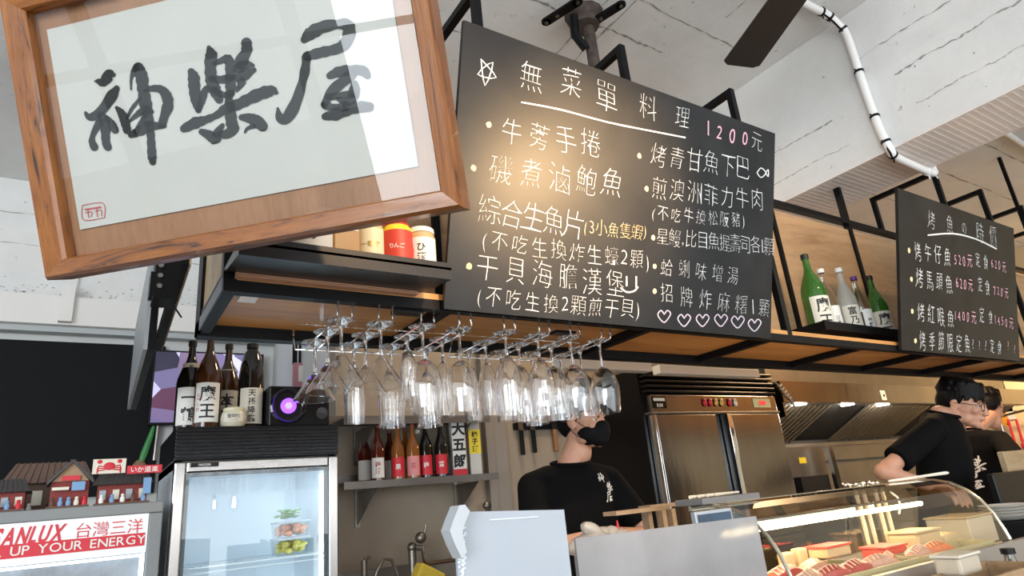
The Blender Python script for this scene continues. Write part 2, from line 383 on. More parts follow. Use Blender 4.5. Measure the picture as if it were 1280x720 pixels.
wl = MB(); wl.box(-4.3, 1.10, YL, YL + .2, 0, zc); WB = struct(wl.build('wall_back', WALLW))
wl = MB(); wl.box(-4.3, 1.099, YL - .03, YL - .001, ZR(.317 * YL), zc - .002); wl.build('concrete_band', WHITEC, WB, 'rough painted concrete above the white trunking')
cm = MB()
crackline(cm, (-4, YL - .03, ZR(.435 * YL)), (1.09, YL - .03, ZR(.43 * YL)), .010, (0, -1, 0), n=120)
crackline(cm, (-4, YL - .03, ZR(.392 * YL)), (1.09, YL - .03, ZR(.385 * YL)), .01, (0, -1, 0), n=120)
for i in range(70): crackline(cm, (random.uniform(-1, 1.05), YL - .03, ZR(.322 * YL) + abs(random.gauss(0, .05))), (random.uniform(-1, 1.05), YL - .03, ZR(.325 * YL)), .0, (0, -1, 0), n=2)
for i in range(130):
    x_ = random.uniform(-1.2, 1.05); z_ = ZR(.320 * YL) + abs(random.gauss(0, .05)); s_ = random.uniform(.003, .011)
    cm.add([(x_ - s_, YL - .0312, z_), (x_, YL - .0312, z_ - s_ * .5), (x_ + s_ * 1.3, YL - .0312, z_), (x_, YL - .0312, z_ + s_ * .6)], [(0, 1, 2, 3)])
cm.build('grime_speck', mat('wall_grime', (.42, .40, .37), .9), WB)
t1 = MB(); t1.box(-4.2, 1.099, YL - .14, YL - .031, ZR(.274 * YL), ZR(.312 * YL)); T1 = struct(t1.build('trim_1', mat('cream_trunking', (.78, .75, .71), .5)))
t1 = MB(); t1.box(-4.2, 1.099, YL - .10, YL - .031, ZR(.266 * YL), ZR(.2735 * YL)); t1.build('lower_lip', mat('grey_trunking_lip', (.45, .47, .47), .5), T1)
c0 = P(84, 380, y=YL - .15); t1 = MB(); t1.box(c0.x - .035, c0.x + .035, YL - .19, YL - .141, ZR(.276 * YL), ZR(.325 * YL)); t1.tube([(c0.x + .03, YL - .06, ZR(.32 * YL)), (c0.x + .05, YL - .05, ZR(.45 * YL)), (c0.x + .06, YL - .05, zc - .01)], .007); t1.build('junction_box', mat('cream_trunking', (1, 1, 1)), T1)
bp = P(207, 435, y=YL - .03)
t2 = MB(); t2.box(-4.2, bp.x, YL - .05, YL - .001, ZR(.06 * YL), ZR(.256 * YL)); tag(t2.build('wall_panel', MATTEK), 'large matt black panel on the back wall at far left', 'wall panel')
ws = MB(); ws.box(1.10, 1.20, YK + .151, YL + .2, 0, zc); struct(ws.build('wall_side', WALLW))
wk = MB(); wk.box(1.10, 9.4, YK, YK + .15, 0, zc); WK = struct(wk.build('wall_kitchen', WALLK))
cxa, cxb = P(612, 600, y=YK - .05).x, P(640, 600, y=YK - .05).x
t3 = MB(); t3.box(cxa, cxa + .05, YK - .05, YK - .001, 0, 2.9); t3.box(cxa + .055, cxb, YK - .03, YK - .001, 0, 2.9); struct(t3.build('trim_2', mat('grey_brown_trim', (.24, .21, .18), .5)))
dx0 = P(757, 560, y=YK - .02).x
t4 = MB(); t4.box(dx0 + .035, 4.6, YK - .02, YK - .001, 0, 2.9); struct(t4.build('trim_3', WALLG))
t4 = MB(); t4.box(dx0, dx0 + .03, YK - .03, YK - .001, 0, 1.9); struct(t4.build('trim_4', mat('pale_door_edge', (.55, .53, .48), .5)))
wr = MB(); wr.box(9.0, 9.2, -4.2, YK, 0, zc - .001); struct(wr.build('wall_right', WALLY))
# storefront side walls with their openings (behind and left of the camera, seen only in reflections)
def shopfront(name, horizontal, pos, a0, a1):
    f = MB()
    def bx(u0, u1, z0, z1):
        if horizontal: f.box(u0, u1, pos, pos + .12, z0, z1)
        else: f.box(pos, pos + .12, u0, u1, z0, z1)
    bx(a0, a1, 0, .45); bx(a0, a1, 3.15, zc - .001)
    n = 6
    for i in range(n + 1): u = a0 + (a1 - a0) * i / n; bx(u - .05, u + .05, .45, 3.15)
    bx(a0, a1, 2.35, 2.42)
    return struct(f.build(name, mat('dark_window_frame', (.06, .06, .065), .5)))
shopfront('window_1', False, -4.25, -4.0, 4.8); shopfront('window_2', True, -4.25, -4.0, 9)
gp = MB(); gp.box(-40, -4.4, -30, 30, -.12, -.02); struct(gp.build('trim_5', mat('street_asphalt', (.14, .14, .14), .8, var=.2)))
zb = MB()
for i in range(9): zb.box(-9.5, -5.2, -3 + i * .9, -2.55 + i * .9, -.019, -.012)
tag(zb.build('crossing_stripes', mat('road_paint', (.8, .8, .78), .7)), 'white crossing stripes on the street outside the shopfront', 'road marking')

# ================================================================= CANOPY SHELF over the bar
YF, YB = 1.30, 1.665
S = .025
CN = thing('canopy_shelf', 'black steel and plywood shelf canopy hanging over the bar counter', 'shelf', (0, 0, 0))
XL, XR = .196, 7.2
zs0, zs1 = ZR(.455), ZR(.480)
def part(name, fn, m, par=CN, label=None):
    mb = MB(); fn(mb); return mb.build(name, m, par, label)
part('front_beam', lambda m: m.box(XL, XR, YF, YF + S, zs0, zs1), BLACK)
part('back_beam', lambda m: m.box(XL, XR, YB - .035, YB, zs0 - .004, zs1), BLACK)
bars = [P(780, 426, z=zs0).x, P(922, 439, z=zs0).x, P(1035, 448, z=zs0).x, P(1120, 455, z=zs0).x]
bars = [XL + S / 2] + [.70] + bars + [bars[-1] + (bars[-1] - bars[0]) / 3 * k for k in (1, 2, 3, 4)] + [XR - S / 2]
for x in bars: part('cross_bar', lambda m: m.box(x - .0125, x + .0125, YF + S, YB - .035, zs0, zs1), BLACK)
for a, b in zip(bars[:-1], bars[1:]):
    part('soffit_panel', lambda m: m.box(a + .001 - (.0 if a > .3 else -.0), b - .001, YF + .002, YB - .002, zs1 + .0005, zs1 + .015), PLY)
zt = ZR(1.27)
bx_ = [XL + .0125, .85, 1.46, 2.05, 2.66, 3.345, 3.95, 4.55, 5.15, 5.75, 6.35, XR]
for i, (a, b) in enumerate(zip(bx_[:-1], bx_[1:])):
    part('back_panel', lambda m: m.box(a + .013, b - .013, YB - .02, YB - .008, zs1 + .016, zt - .03), PLYB)
for i, x in enumerate(bx_): part('back_post', lambda m: m.box(x - .0125, x + .0125, YB - .032, YB, zs1 + .016, zt + (.0 if i not in (5,) else .95)), BLACK)
part('top_beam', lambda m: m.box(XL, XR, YB - .034, YB + .001, zt, zt + S), BLACK)
part('lit_foot_strip', lambda m: m.box(2.2, XR, YB - .045, YB - .033, zs1 + .016, zs1 + .075), mat('lit_foot_pale', (.70, .60, .50), .6), label='pale strip standing in for the lit foot of the back panels')  # pale colour imitates the brightly lit foot of the back panels
ztp = ZR(1.485)
for x in (.86, 1.455, 2.045, 3.722, 4.278, 4.85, 5.45, 6.05):
    def br(m):
        m.box(x - .0125, x + .0125, YF + .001, YF + S, zs1, ztp)
        m.box(x - .0125, x + .0125, YB - S, YB - .001, zt + S, ztp)
        m.box(x - .0125, x + .0125, YF + .001, YB - .001, ztp, ztp + S)
    part('hanger_bracket', br, BLACK)
# hangers to the slab
for x, yy in ((.845, YF + .001), (6.05, YB - .024)): part('ceiling_rod', lambda m: m.box(x - .012, x + .012, yy, yy + .024, ztp + S, zc), BLACK)
# left end
part('end_panel', lambda m: m.box(XL + .004, XL + .018, YF + S, YB - .04, zs1 + .016, ztp), PLYL)
part('end_post', lambda m: m.box(XL - .001, XL + S, YF, YF + S, zs1, ztp), BLACK)
part('end_post', lambda m: (m.box(XL - .003, XL + .004, YB - .07, YB, zs0, ztp)), BLACK)
part('end_beam', lambda m: m.box(XL - .003, XL + .0, YF, YB, zs0, zs1 + .004), mat('slate_grey_steel', (.10, .11, .13), .4))
# jar shelf
xs1 = .628
part('plywood_edge', lambda m: [m.box(XL + .02, xs1 - .02, YF - .02, YF + .001, ZR(.482) + k * .004, ZR(.4848) + k * .004) for k in range(3)], mat('plywood_edge_grain', (.38, .20, .12), .6))
part('jar_shelf_plate', lambda m: (m.box(XL, xs1, 1.15, YB - .036, ZR(.4955), ZR(.501)), m.box(XL, xs1, 1.15, 1.153, ZR(.474), ZR(.512)), m.prism([(XL, 1.153, ZR(.474)), (XL, YF - .021, ZR(.489)), (XL, YF - .021, ZR(.4955)), (XL, 1.153, ZR(.4955))], (xs1 - XL, 0, 0))), mat('black_folded_sheet', (.016, .015, .015), .33))
# bottle tray
tx0, tx1 = 2.415, 3.34
part('bottle_tray', lambda m: (m.box(tx0, tx1, 1.38, YB - .036, ZR(.549), ZR(.553)), m.box(tx0, tx1, 1.38, 1.384, ZR(.553), ZR(.585)), m.box(tx0, tx0 + .004, 1.384, YB - .036, ZR(.553), ZR(.585)), m.box(tx1 - .004, tx1, 1.384, YB - .036, ZR(.553), ZR(.585))), BLACK)
part('sensor_box', lambda m: m.box(.235, .27, YF + .03, YF + .07, zs0 + .002, zs1), WHITE, label='small white sensor under the left end')
for px, py in ((510, 389), (705, 415)):
    q = P(px, py, z=zs0); part('black_strip', lambda m: m.box(q.x - .035, q.x + .035, q.y - .01, q.y + .02, zs0 - .006, zs0 + .002), BLACKP)  # small flat black strips under the soffit

# ================================================================= CHALKBOARDS
def board(TLx, TRx, W, H, O, tilt, label):
    u = Vector((1, 0, 0)); v = Vector((0, -math.sin(tilt), math.cos(tilt)))   # top leans toward the room
    M = frame_of(O, u, v)
    t = thing('menu_chalkboard', label, 'menu board', M=M)
    p = MB(); p.box(0, W, 0, H, -.012, 0); p.build('board_panel', BOARD, t)
    return t, M
tilt = math.radians(16.0)
w1 = 1.222
B1O = P(555, 386, y=1.047 * w1)
TB1, MB1 = board(0, 0, 1.0 * w1, w1 / 1.725, B1O, tilt, 'large chalkboard menu beginning with a star, hung on the canopy beside the framed calligraphy')
w2 = P(1275, 452, y=1.285).x - P(1127, 437, y=1.285).x
B2O = P(1127, 437.5, y=1.285)
TB2, MB2 = board(0, 0, w2, w2 / 1.69, B2O, R(14.5), 'smaller chalkboard with grilled fish prices, right of the green bottles')
def chalkwriter(M, T):
    loc = plane_loc(M)
    def line(chars, p0, p1, h, m=CHALK, off=-.022, name='chalk_line', jit=.06, sx=.92):
        mb = MB(); n = len(chars); a0, b0 = loc(*p0); a1, b1 = loc(*p1)
        hh0 = (Vector(loc(p0[0], p0[1] - h / 2)) - Vector(loc(p0[0], p0[1] + h / 2))).length
        hh1 = (Vector(loc(p1[0], p1[1] - h / 2)) - Vector(loc(p1[0], p1[1] + h / 2))).length
        # advance weights
        ws = [1.0 if ord(c) > 0x2000 else (.55 if c not in '()1,' else .38) for c in chars]
        cs = [0]
        for i in range(1, n): cs.append(cs[-1] + (ws[i - 1] + ws[i]) / 2)
        tot = cs[-1] or 1
        for c, s in zip(chars, cs):
            t = s / tot; a = a0 + (a1 - a0) * t; b = b0 + (b1 - b0) * t; hh = hh0 + (hh1 - hh0) * t
            g = glyph(c, off); rot = random.uniform(-jit, jit); k = hh * 1.02 * random.uniform(.93, 1.06); sh = random.uniform(-.08, .12)
            b += random.uniform(-.05, .05) * hh; skx = sx * random.uniform(.92, 1.06); ph = random.uniform(0, 6)
            pts = []
            for x, y in g[0]:
                x2 = x * skx + y * sh + .018 * math.sin(7 * y + ph); y2 = y + .018 * math.sin(6 * x + ph)
                pts.append((a + k * (x2 * math.cos(rot) - y2 * math.sin(rot)), b + k * (x2 * math.sin(rot) + y2 * math.cos(rot)), .0008))
            mb.add(pts, g[1])
        return mb.build(name, m, T, fixn=False)
    def poly(pts, wpx, m=CHALK, name='chalk_stroke'):
        mb = MB(); brush(mb, [[(x, y, wpx) for x, y in pts]], lambda x, y: (*loc(x, y), .0009), k=3); return mb.build(name, m, T, fixn=False)
    def dot(px, py, r, m=CHALKY):
        mb = MB(); a, b = loc(px, py); rr = (Vector(loc(px, py - r)) - Vector((a, b))).length
        mb.add([(a + rr * random.uniform(.8, 1.1) * math.cos(t * PI / 5), b + rr * random.uniform(.8, 1.1) * math.sin(t * PI / 5), .001) for t in range(10)], [tuple(range(10))]); return mb.build('bullet_dot', m, T, fixn=False)
    return line, poly, dot
ln, pl, dt = chalkwriter(MB1, TB1)
for c, p, h in (('無', (664, 96), 38), ('菜', (714, 104), 40), ('單', (758, 122), 40), ('料', (810, 135), 33), ('理', (853, 148), 31)): ln(c, p, p, h)
ln('1200', (885, 161), (931, 173), 25, CHALKP, off=-.002)
ln('元', (946, 178), (946, 178), 24)
pl([(652, 128), (700, 137), (760, 153), (820, 165), (856, 172)], 2)
pl([(601, 74), (606, 107), (616, 78), (597, 93), (620, 97), (601, 74)], 1.5)
dt(611, 156, 4.5, mat('grey_bullet', (.40, .38, .34), .9)); dt(592, 210, 4.5, mat('grey_bullet', (.4, .4, .4))); dt(586, 333, 4.5)
for p in ((799, 195), (808, 236), (816, 297), (818, 333), (818, 364)): dt(*p, 3.6)
ln('牛蒡手捲', (640, 165), (738, 180), 37)
ln('磯煮滷鮑魚', (626, 213), (765, 229), 38)
ln('綜合生魚片', (612, 264), (717, 279), 40)
ln('(3小魚隻蝦)', (732, 284), (806, 290), 22, CHALKY)
ln('(不吃生換炸生蠔2顆)', (606, 299), (809, 327), 27)
ln('干貝海膽漢堡', (609, 334), (769, 354), 36)
pl([(783, 346), (783, 357)], 2); pl([(795, 346), (795, 359)], 2); pl([(776, 360), (783, 365), (792, 364), (797, 359)], 2)
ln('(不吃生換2顆煎干貝)', (599, 371), (797, 388), 27)
ln('烤青甘魚下巴', (823, 195), (929, 209), 31)
pl([(946, 216), (951, 210), (957, 216), (951, 222), (946, 216)], 1.3); pl([(957, 216), (960, 212), (960, 221), (957, 216)], 1.3)
ln('煎澳洲菲力牛肉', (824, 236), (946, 249), 29)
ln('(不吃牛換松阪豬)', (817, 266), (929, 276), 20)
ln('星鰻,比目魚握壽司各1顆', (828, 295), (961, 308), 24)
ln('蛤蜊味增湯', (833, 334), (916, 345), 24)
ln('招牌炸麻糬1顆', (833, 367), (955, 386), 26)
for x, y in ((830, 395), (855, 400), (878, 400), (901, 400), (922, 402), (943, 406)):
    pl([(x, y - 2), (x - 4, y - 7), (x - 8, y - 2), (x - 5, y + 4), (x, y + 8), (x + 5, y + 3), (x + 8, y - 3), (x + 4, y - 7), (x, y - 2)], 1.4, CHALKV, 'chalk_heart')
ln, pl, dt = chalkwriter(MB2, TB2)
for c, p, h in (('烤', (1164, 276), 26), ('魚', (1187, 280), 26), ('の', (1205, 285), 18), ('時', (1225, 290), 26), ('價', (1241, 296), 28)): ln(c, p, p, h, sx=.75)
pl([(1160, 294), (1191, 292), (1220, 299), (1245, 311)], 1.8)
for y0, price, set_, name in ((0, '520元', '620元', '烤午仔魚'), (1, '620元', '720元', '烤馬頭魚'), (2, '1400元', '1450元', '烤紅喉魚'), (3, '???', '??', '烤季節限定魚')):
    q = [((1147, 315), (1184, 320), (1194, 325), (1212, 327), (1222, 325), (1232, 328), (1240, 330), (1255, 334)),
         ((1149, 347), (1186, 355), (1196, 353), (1213, 357), (1225, 356), (1234, 359), (1243, 363), (1258, 367)),
         ((1151, 391), (1188, 397), (1194, 394), (1217, 397), (1227, 394), (1238, 397), (1244, 400), (1264, 405)),
         ((1153, 426), (1209, 430), (1216, 430), (1232, 432), (1240, 432), (1249, 434), (1260, 433), (1268, 436))][y0]
    ln(name, q[0], q[1], 25, off=-.015, sx=.7 if y0 < 3 else .62)
    ln(price, q[2], q[3], 17, CHALKP if y0 != 3 else CHALKV, off=-.01, sx=.8); ln('定食', q[4], q[5], 20, off=-.015, sx=.6); ln(set_, q[6], q[7], 15, CHALKP, off=-.01, sx=.8)
for p in ((1136, 313), (1139, 349), (1140, 389), (1144, 426)): dt(*p, 3.6)

# ================================================================= FRAMED CALLIGRAPHY
SF = .62
fu = Vector((.7214, -.6925, 0)).normalized(); fv0 = -Vector((.2227, .2593, -.9398)); fv = (fv0 - fu * fu.dot(fv0)).normalized()
TLp = Vector((-.20853, 1.87551, 1.37897 - 0)) * SF + CP
FMAT = frame_of(TLp, fu, fv); FR = thing('framed_calligraphy', 'glazed calligraphy in a broad teak frame, hung tilted in the upper left foreground', 'picture', M=FMAT)
fl_ = plane_loc(FMAT)
pw, ph = SF, SF / 1.767
o_ = MB(); o_.box(0, pw, -ph, 0, 0, .001); o_.build('paper_sheet', PAPER, FR)
hz = .026
inTL = fl_(29, 12, hz); inBL = fl_(78, 318, hz); inBR = fl_(550, 242.5, hz); ouBL = fl_(55, 347, hz); ouBR = fl_(579, 263, hz)
ix0 = (inTL[0] + inBL[0]) / 2; iy0 = (inBL[1] + inBR[1]) / 2; ix1 = inBR[0]; iy1 = inTL[1]
rw = .058
ox0, ox1, oy0 = ouBL[0], ouBR[0], (ouBL[1] + ouBR[1]) / 2; rw = (iy0 - oy0 + ox1 - ix1) / 2; oy1 = iy1 + rw
o_ = MB(); o_.box(ox0 + .01, ox1 - .01, oy0 + .01, oy1 - .01, -.022, -.002); o_.build('mount_board', MATW, FR)
def rail(a, b, c, d, m):    # inner a,b outer c,d : bevelled profile
    mb = MB()
    def ring(p, q):   # p inner corner, q outer corner
        p, q = Vector(p), Vector(q); L = lambda t, z: Vector((*(p.lerp(q, t)), z))
        return [L(0, 0), L(0, hz - .006), L(.10, hz), L(.85, hz + .004), L(1, hz - .006), L(1, -.03), L(.1, -.03)]
    A = ring(a, c); B = ring(b, d); n = len(A)
    mb.add(A + B, [(i, (i + 1) % n, (i + 1) % n + n, i + n) for i in range(n)] + [tuple(range(n))[::-1], tuple(range(n, 2 * n))])
    return mb.build('frame_rail', m, FR)
iTL, iTR, iBR, iBL = (ix0, iy1), (ix1, iy1), (ix1, iy0), (ix0, iy0)
oTL, oTR, oBR, oBL = (ox0, oy1), (ox1, oy1), (ox1, oy0), (ox0, oy0)
rail(iTL, iTR, oTL, oTR, FRW); rail(iBL, iBR, oBL, oBR, FRW); rail(iTL, iBL, oTL, oBL, FRWV); rail(iTR, iBR, oTR, oBR, FRWV)
STROKES = [
 [(120,102,2),(124,102,6),(130,103,10),(138,94,13),(143,94,5)],
 [(147,111,7),(143,117,11),(137,126,12),(130,136,12),(120,145,10),(112,146,8),(108,141,3)],
 [(128,145,10),(133,155,12),(133,170,10),(134,180,9),(136,184,9)],
 [(126,153,9),(119,165,6),(116,176,7),(119,184,9)],
 [(135,148,6),(141,156,9),(145,163,8)],
 [(147,135,4),(153,142,9),(157,152,10),(160,163,9)],
 [(160,148,3),(166,136,4),(176,124,4)],
 [(165,112,2),(165,100,3),(168,90,6),(172,84,8)],
 [(174,85,12),(178,96,14),(180,112,13),(183,130,14),(186,148,12),(189,165,9),(190,180,9),(191,195,10),(192,203,7)],
 [(182,114,4),(191,111,7),(202,112,9),(209,120,12),(211,131,12),(207,144,11),(203,157,8)],
 [(164,151,3),(172,144,6),(183,137,9),(190,140,6)],
 [(165,169,7),(176,164,11),(190,158,12),(207,158,4)],
 [(172,165,7),(178,152,5),(184,142,5)],
 [(240,90,8),(243,97,13),(244,110,13),(246,125,12),(249,138,7)],
 [(249,138,6),(254,124,8),(258,112,7),(262,111,5)],
 [(262,60,5),(265,70,14),(264,85,13),(265,100,13),(269,112,14),(275,125,9)],
 [(269,80,5),(278,76,7),(286,74,10),(289,84,12),(289,100,12),(289,114,11),(286,122,7)],
 [(266,99,8),(278,100,9),(290,97,9)], [(268,113,9),(280,119,7),(290,117,8)],
 [(309,54,12),(309,64,12),(304,74,14),(301,84,13),(296,88,7)], [(301,82,10),(310,81,9),(317,82,4)],
 [(318,88,6),(308,93,12),(300,98,10),(303,103,9),(297,114,3)],
 [(231,161,9),(245,154,13),(258,150,9),(272,144,8),(284,136,12),(298,131,12),(312,124,13),(328,117,14),(341,114,12),(346,116,5)],
 [(287,124,9),(289,138,12),(290,152,13),(292,162,13),(284,168,11),(276,168,8)],
 [(253,165,7),(262,169,11),(270,174,12),(273,166,10),(279,157,5)],
 [(303,147,7),(312,148,11),(322,152,14),(329,158,12)], [(318,158,6),(310,161,4),(307,166,2)],
 [(381,50,8),(388,43,14),(402,35,14),(420,31,11),(435,32,14),(437,43,14),(431,56,15),(420,62,11),(402,66,12),(384,71,10)],
 [(384,71,10),(382,88,10),(378,105,10),(373,122,11),(366,138,15),(358,149,13),(351,148,10),(348,136,3)],
 [(413,95,8),(425,90,12),(440,88,11),(454,89,12),(460,95,8)],
 [(442,92,11),(430,102,13),(418,112,11),(411,122,10),(406,131,8)],
 [(408,132,10),(420,135,8),(432,133,12)], [(444,106,9),(443,118,14),(435,128,10),(424,124,6)], [(410,122,7),(424,120,8),(442,118,10)],
 [(407,146,8),(420,143,14),(436,137,13),(450,134,13),(462,134,11)]]
o_ = MB(); brush(o_, [[(x, y, w_ * 1.10 + .3) for x, y, w_ in st] for st in STROKES], lambda x, y: (*fl_(x, y), .0022)); o_.build('brush_writing', INK, FR, fixn=False)
o_ = MB()
brush(o_, [[(104, 257, .9), (130, 254, .9), (132, 272, .9)], [(104, 257, .9), (106, 275, .9), (132, 272, .9)], [(108, 262, 2), (127, 259, 2)], [(108, 266, 1), (116, 265, 1), (115, 271, 1)], [(120, 264, 1), (128, 263, 1), (128, 270, 1)], [(111, 262, 1), (112, 272, 1)], [(122, 260, 1), (123, 271, 1)]], lambda x, y: (*fl_(x, y), .0024)); o_.build('red_seal', REDINK, FR, fixn=False)
o_ = MB(); o_.box(ix0 - .004, ix1 + .004, iy0 - .004, iy1 + .004, .010, .012); 
gm, nt_, bb_ = nodes('picture_glass'); bb_.inputs['Base Color'].default_value = (1, 1, 1, 1); bb_.inputs['Transmission Weight'].default_value = 1; bb_.inputs['Roughness'].default_value = 0; bb_.inputs['IOR'].default_value = 1.5
# thin glazing: transparent sheet with a mirror-like Fresnel gloss
def thin_glass(name, tint=(1, 1, 1), ior=1.5, boost=1.0, rough=0.0):
    if name in MATS: return MATS[name]
    m = bpy.data.materials.new(name); m.use_nodes = True; nt = m.node_tree; N = nt.nodes; L = nt.links; N.clear()
    out = N.new('ShaderNodeOutputMaterial'); tr = N.new('ShaderNodeBsdfTransparent'); tr.inputs[0].default_value = (*tint, 1)
    gl = N.new('ShaderNodeBsdfGlossy'); gl.inputs['Roughness'].default_value = rough; fr = N.new('ShaderNodeFresnel'); fr.inputs[0].default_value = ior
    mu = N.new('ShaderNodeMath'); mu.operation = 'MULTIPLY'; mu.inputs[1].default_value = boost; mu.use_clamp = True; geo = N.new('ShaderNodeNewGeometry'); iv = N.new('ShaderNodeMath'); iv.operation = 'SUBTRACT'; iv.inputs[0].default_value = 1; L.new(geo.outputs['Backfacing'], iv.inputs[1]); m3 = N.new('ShaderNodeMath'); m3.operation = 'MULTIPLY'; L.new(fr.outputs[0], m3.inputs[0]); L.new(iv.outputs[0], m3.inputs[1]); L.new(m3.outputs[0], mu.inputs[0])
    mx = N.new('ShaderNodeMixShader'); L.new(mu.outputs[0], mx.inputs[0]); L.new(tr.outputs[0], mx.inputs[1]); L.new(gl.outputs[0], mx.inputs[2]); L.new(mx.outputs[0], out.inputs[0])
    MATS[name] = m; return m
o_.build('glass_pane', thin_glass('picture_glazing', (.97, .98, .97), 1.5, 1.0), FR)
qf = fu * (ox1 - .03) + fv * (oy1 - .0) + TLp; 
o_ = MB(); mi = FMAT.inverted()
for xx in (ox0 + .15, ox1 - .05):
    a = Vector((xx, oy1 - .02, -.034)); b = mi @ (FMAT @ a + Vector((0, .0, zc - (FMAT @ a).z - .002)))
    o_.tube([a, b], .0025, 6)
o_.build('hanging_wire', BLACK, FR)

# ================================================================= GLASS RACKS AND STEMWARE
zr = ZR(.425)
fr_px = [((422, 397), (442, 397)), ((475, 400), (494, 400)), ((525, 405), (545, 405)), ((573, 409), (592, 408)), ((632, 412), (647, 412)), ((671, 417), (688, 417)), ((711, 420), (725, 420)), ((745, 425), (760, 424))]
rails = []
for a, b in fr_px:
    rails.append((P(*a, z=zr).x, P(*b, z=zr).x))
step = [(a + b) / 2 for a, b in rails]
YR0, YR1 = 1.335, 1.60
hf = .0165
for k, (i0, i1) in enumerate(((0, 4), (4, 8))):
    rk = thing('glass_rack', ('chrome hanging glass rack holding the martini glasses, under the left of the canopy', 'chrome hanging glass rack under the big chalkboard, nearest the steel refrigerator')[k], 'glass rack', group='chrome racks under the canopy')
    for i in range(i0, i1):
        c = step[i]; mb = MB()
        for s in (-1, 1):
            x = c + s * hf
            mb.tube([(x, YR0 - .012, zs0 - .0005), (x, YR0 - .012, zr + .006), (x, YR0 - .006, zr), (x, YR0 + .01, zr - .002), (x, YR1, zr - .002)], .0022, 6)
        mb.build('rail', CHROME, rk)
    mb = MB(); c0, c1 = step[i0] - .055, step[i1 - 1] + .03
    mb.tube([(c0, YR1 - .06, zs0 - .0005), (c0, YR1 - .06, zr + .01), (c0 + .02, YR1, zr - .004), (c1 - .02, YR1, zr - .004)], .0022, 6)
    mb.tube([(c0, YR1 - .12, zs0 - .003), (c1, YR1 - .12, zs0 - .003)], .0018, 6)
    mb.build('cross_wire', CHROME, rk)
def shell(outer, t=.0012):      # outer profile from rim (bottom, hanging) up; returns closed thin profile
    return outer
def glass_prof(kind):
    # hanging upside-down: z=0 is the foot (top), negative downward to the rim; outer surface then inner surface
    F = .033
    foot = [(0, .0015), (F * .6, .0015), (F, 0), (F, -.0012), (F * .5, -.004), (.006, -.012), (.0038, -.025)]
    if kind == 'martini': st, bowl = .075, [(.004, 0), (.010, -.006), (.027, -.032), (.050, -.068)]
    elif kind == 'flute': st, bowl = .055, [(.004, 0), (.010, -.008), (.020, -.03), (.026, -.065), (.0265, -.10), (.023, -.145)]
    elif kind == 'wine': st, bowl = .078, [(.004, 0), (.016, -.007), (.032, -.025), (.040, -.055), (.040, -.085), (.036, -.118), (.034, -.130)]
    elif kind == 'tulip': st, bowl = .060, [(.004, 0), (.012, -.008), (.027, -.035), (.034, -.068), (.033, -.10), (.031, -.135), (.033, -.150)]
    else: st, bowl = .03, [(.004, 0), (.012, -.01), (.021, -.05), (.019, -.085), (.022, -.12), (.031, -.150)]
    out = foot + [(.0034, -st * .7)] + [(r, z - st) for r, z in bowl]
    t = .0011
    inner = [(max(r - t, 0), z - st - (.006 if i == 0 else .0)) for i, (r, z) in enumerate(bowl)][::-1]
    inner[-1] = (0, -st - .006)
    # smooth sampling of bowl
    return out + inner
def smooth_prof(p):
    q = []
    for i in range(len(p) - 1):
        a0 = p[max(i - 1, 0)]; a = p[i]; b = p[i + 1]; b1 = p[min(i + 2, len(p) - 1)]
        for j in range(2):
            t = j / 2
            q.append(tuple(.5 * (2 * a[k] + (b[k] - a0[k]) * t + (2 * a0[k] - 5 * a[k] + 4 * b[k] - b1[k]) * t * t + (3 * a[k] - a0[k] - 3 * b[k] + b1[k]) * t ** 3) for k in (0, 1)))
    return q + [p[-1]]
gmesh = {}
def gobj(kind):
    if kind not in gmesh:
        mb = MB(); p = glass_prof(kind); mb.lathe([(max(r, 0), z) for r, z in p], n=84 if kind != 'martini' else 40)
        if kind in ('flute', 'tulip', 'wine', 'hurricane'):
            lobes = {'flute': 9, 'tulip': 12, 'wine': 7, 'hurricane': 10}[kind]
            for v in mb.v:
                if v.z < -.07: t = math.atan2(v.y, v.x); k = 1 + (.022 if kind != 'wine' else .010) * math.cos(lobes * t) * min(1, (-.07 - v.z) / .03); v.x *= k; v.y *= k
        o = mb.build(kind + '_glass', CLEARG); gmesh[kind] = o.data; COL.objects.unlink(o); bpy.data.objects.remove(o)
    return gmesh[kind]
KN = {'martini': 'martini', 'flute': 'champagne_flute', 'wine': 'wine_glass', 'tulip': 'tulip_glass', 'hurricane': 'beer_glass'}
layout = [('martini', 'martini', 'martini'), ('martini', 'martini', 'flute'), ('wine', 'hurricane', 'tulip'), ('wine', 'flute', 'tulip'), ('tulip', 'flute', 'flute'), ('tulip', 'tulip', 'flute'), ('wine', 'tulip', 'tulip'), ('wine', 'wine', 'flute')]
ordn = ['first', 'second', 'third', 'fourth', 'fifth', 'sixth', 'seventh', 'eighth']
yrow = [1.352, 1.447, 1.542]; rown = ['at the front of', 'midway along', 'at the back of']
adj = {'martini': 'cone-bowled martini glass', 'flute': 'slim champagne flute', 'wine': 'round-bowled wine glass', 'tulip': 'tall tulip-shaped glass', 'hurricane': 'flared-rim tall glass'}
for i, cset in enumerate(layout):
    for j, kd in enumerate(cset):
        nm = {'martini': 'martini_glass', 'flute': 'champagne_flute', 'wine': 'wine_glass', 'tulip': 'tulip_glass', 'hurricane': 'flared_glass'}[kd]
        o = bpy.data.objects.new(nm, gobj(kd)); COL.objects.link(o)
        o.location = (step[i] + random.uniform(-.002, .002), yrow[j] + random.uniform(-.004, .004) + .004 * (i % 2), zr + .002)
        o.rotation_euler = (random.uniform(-.02, .02), random.uniform(-.02, .02), 0)
        tag(o, f'{adj[kd]} hanging {rown[j]} the {ordn[i]} rail from the left', 'glass', 'stemware hanging under the canopy')

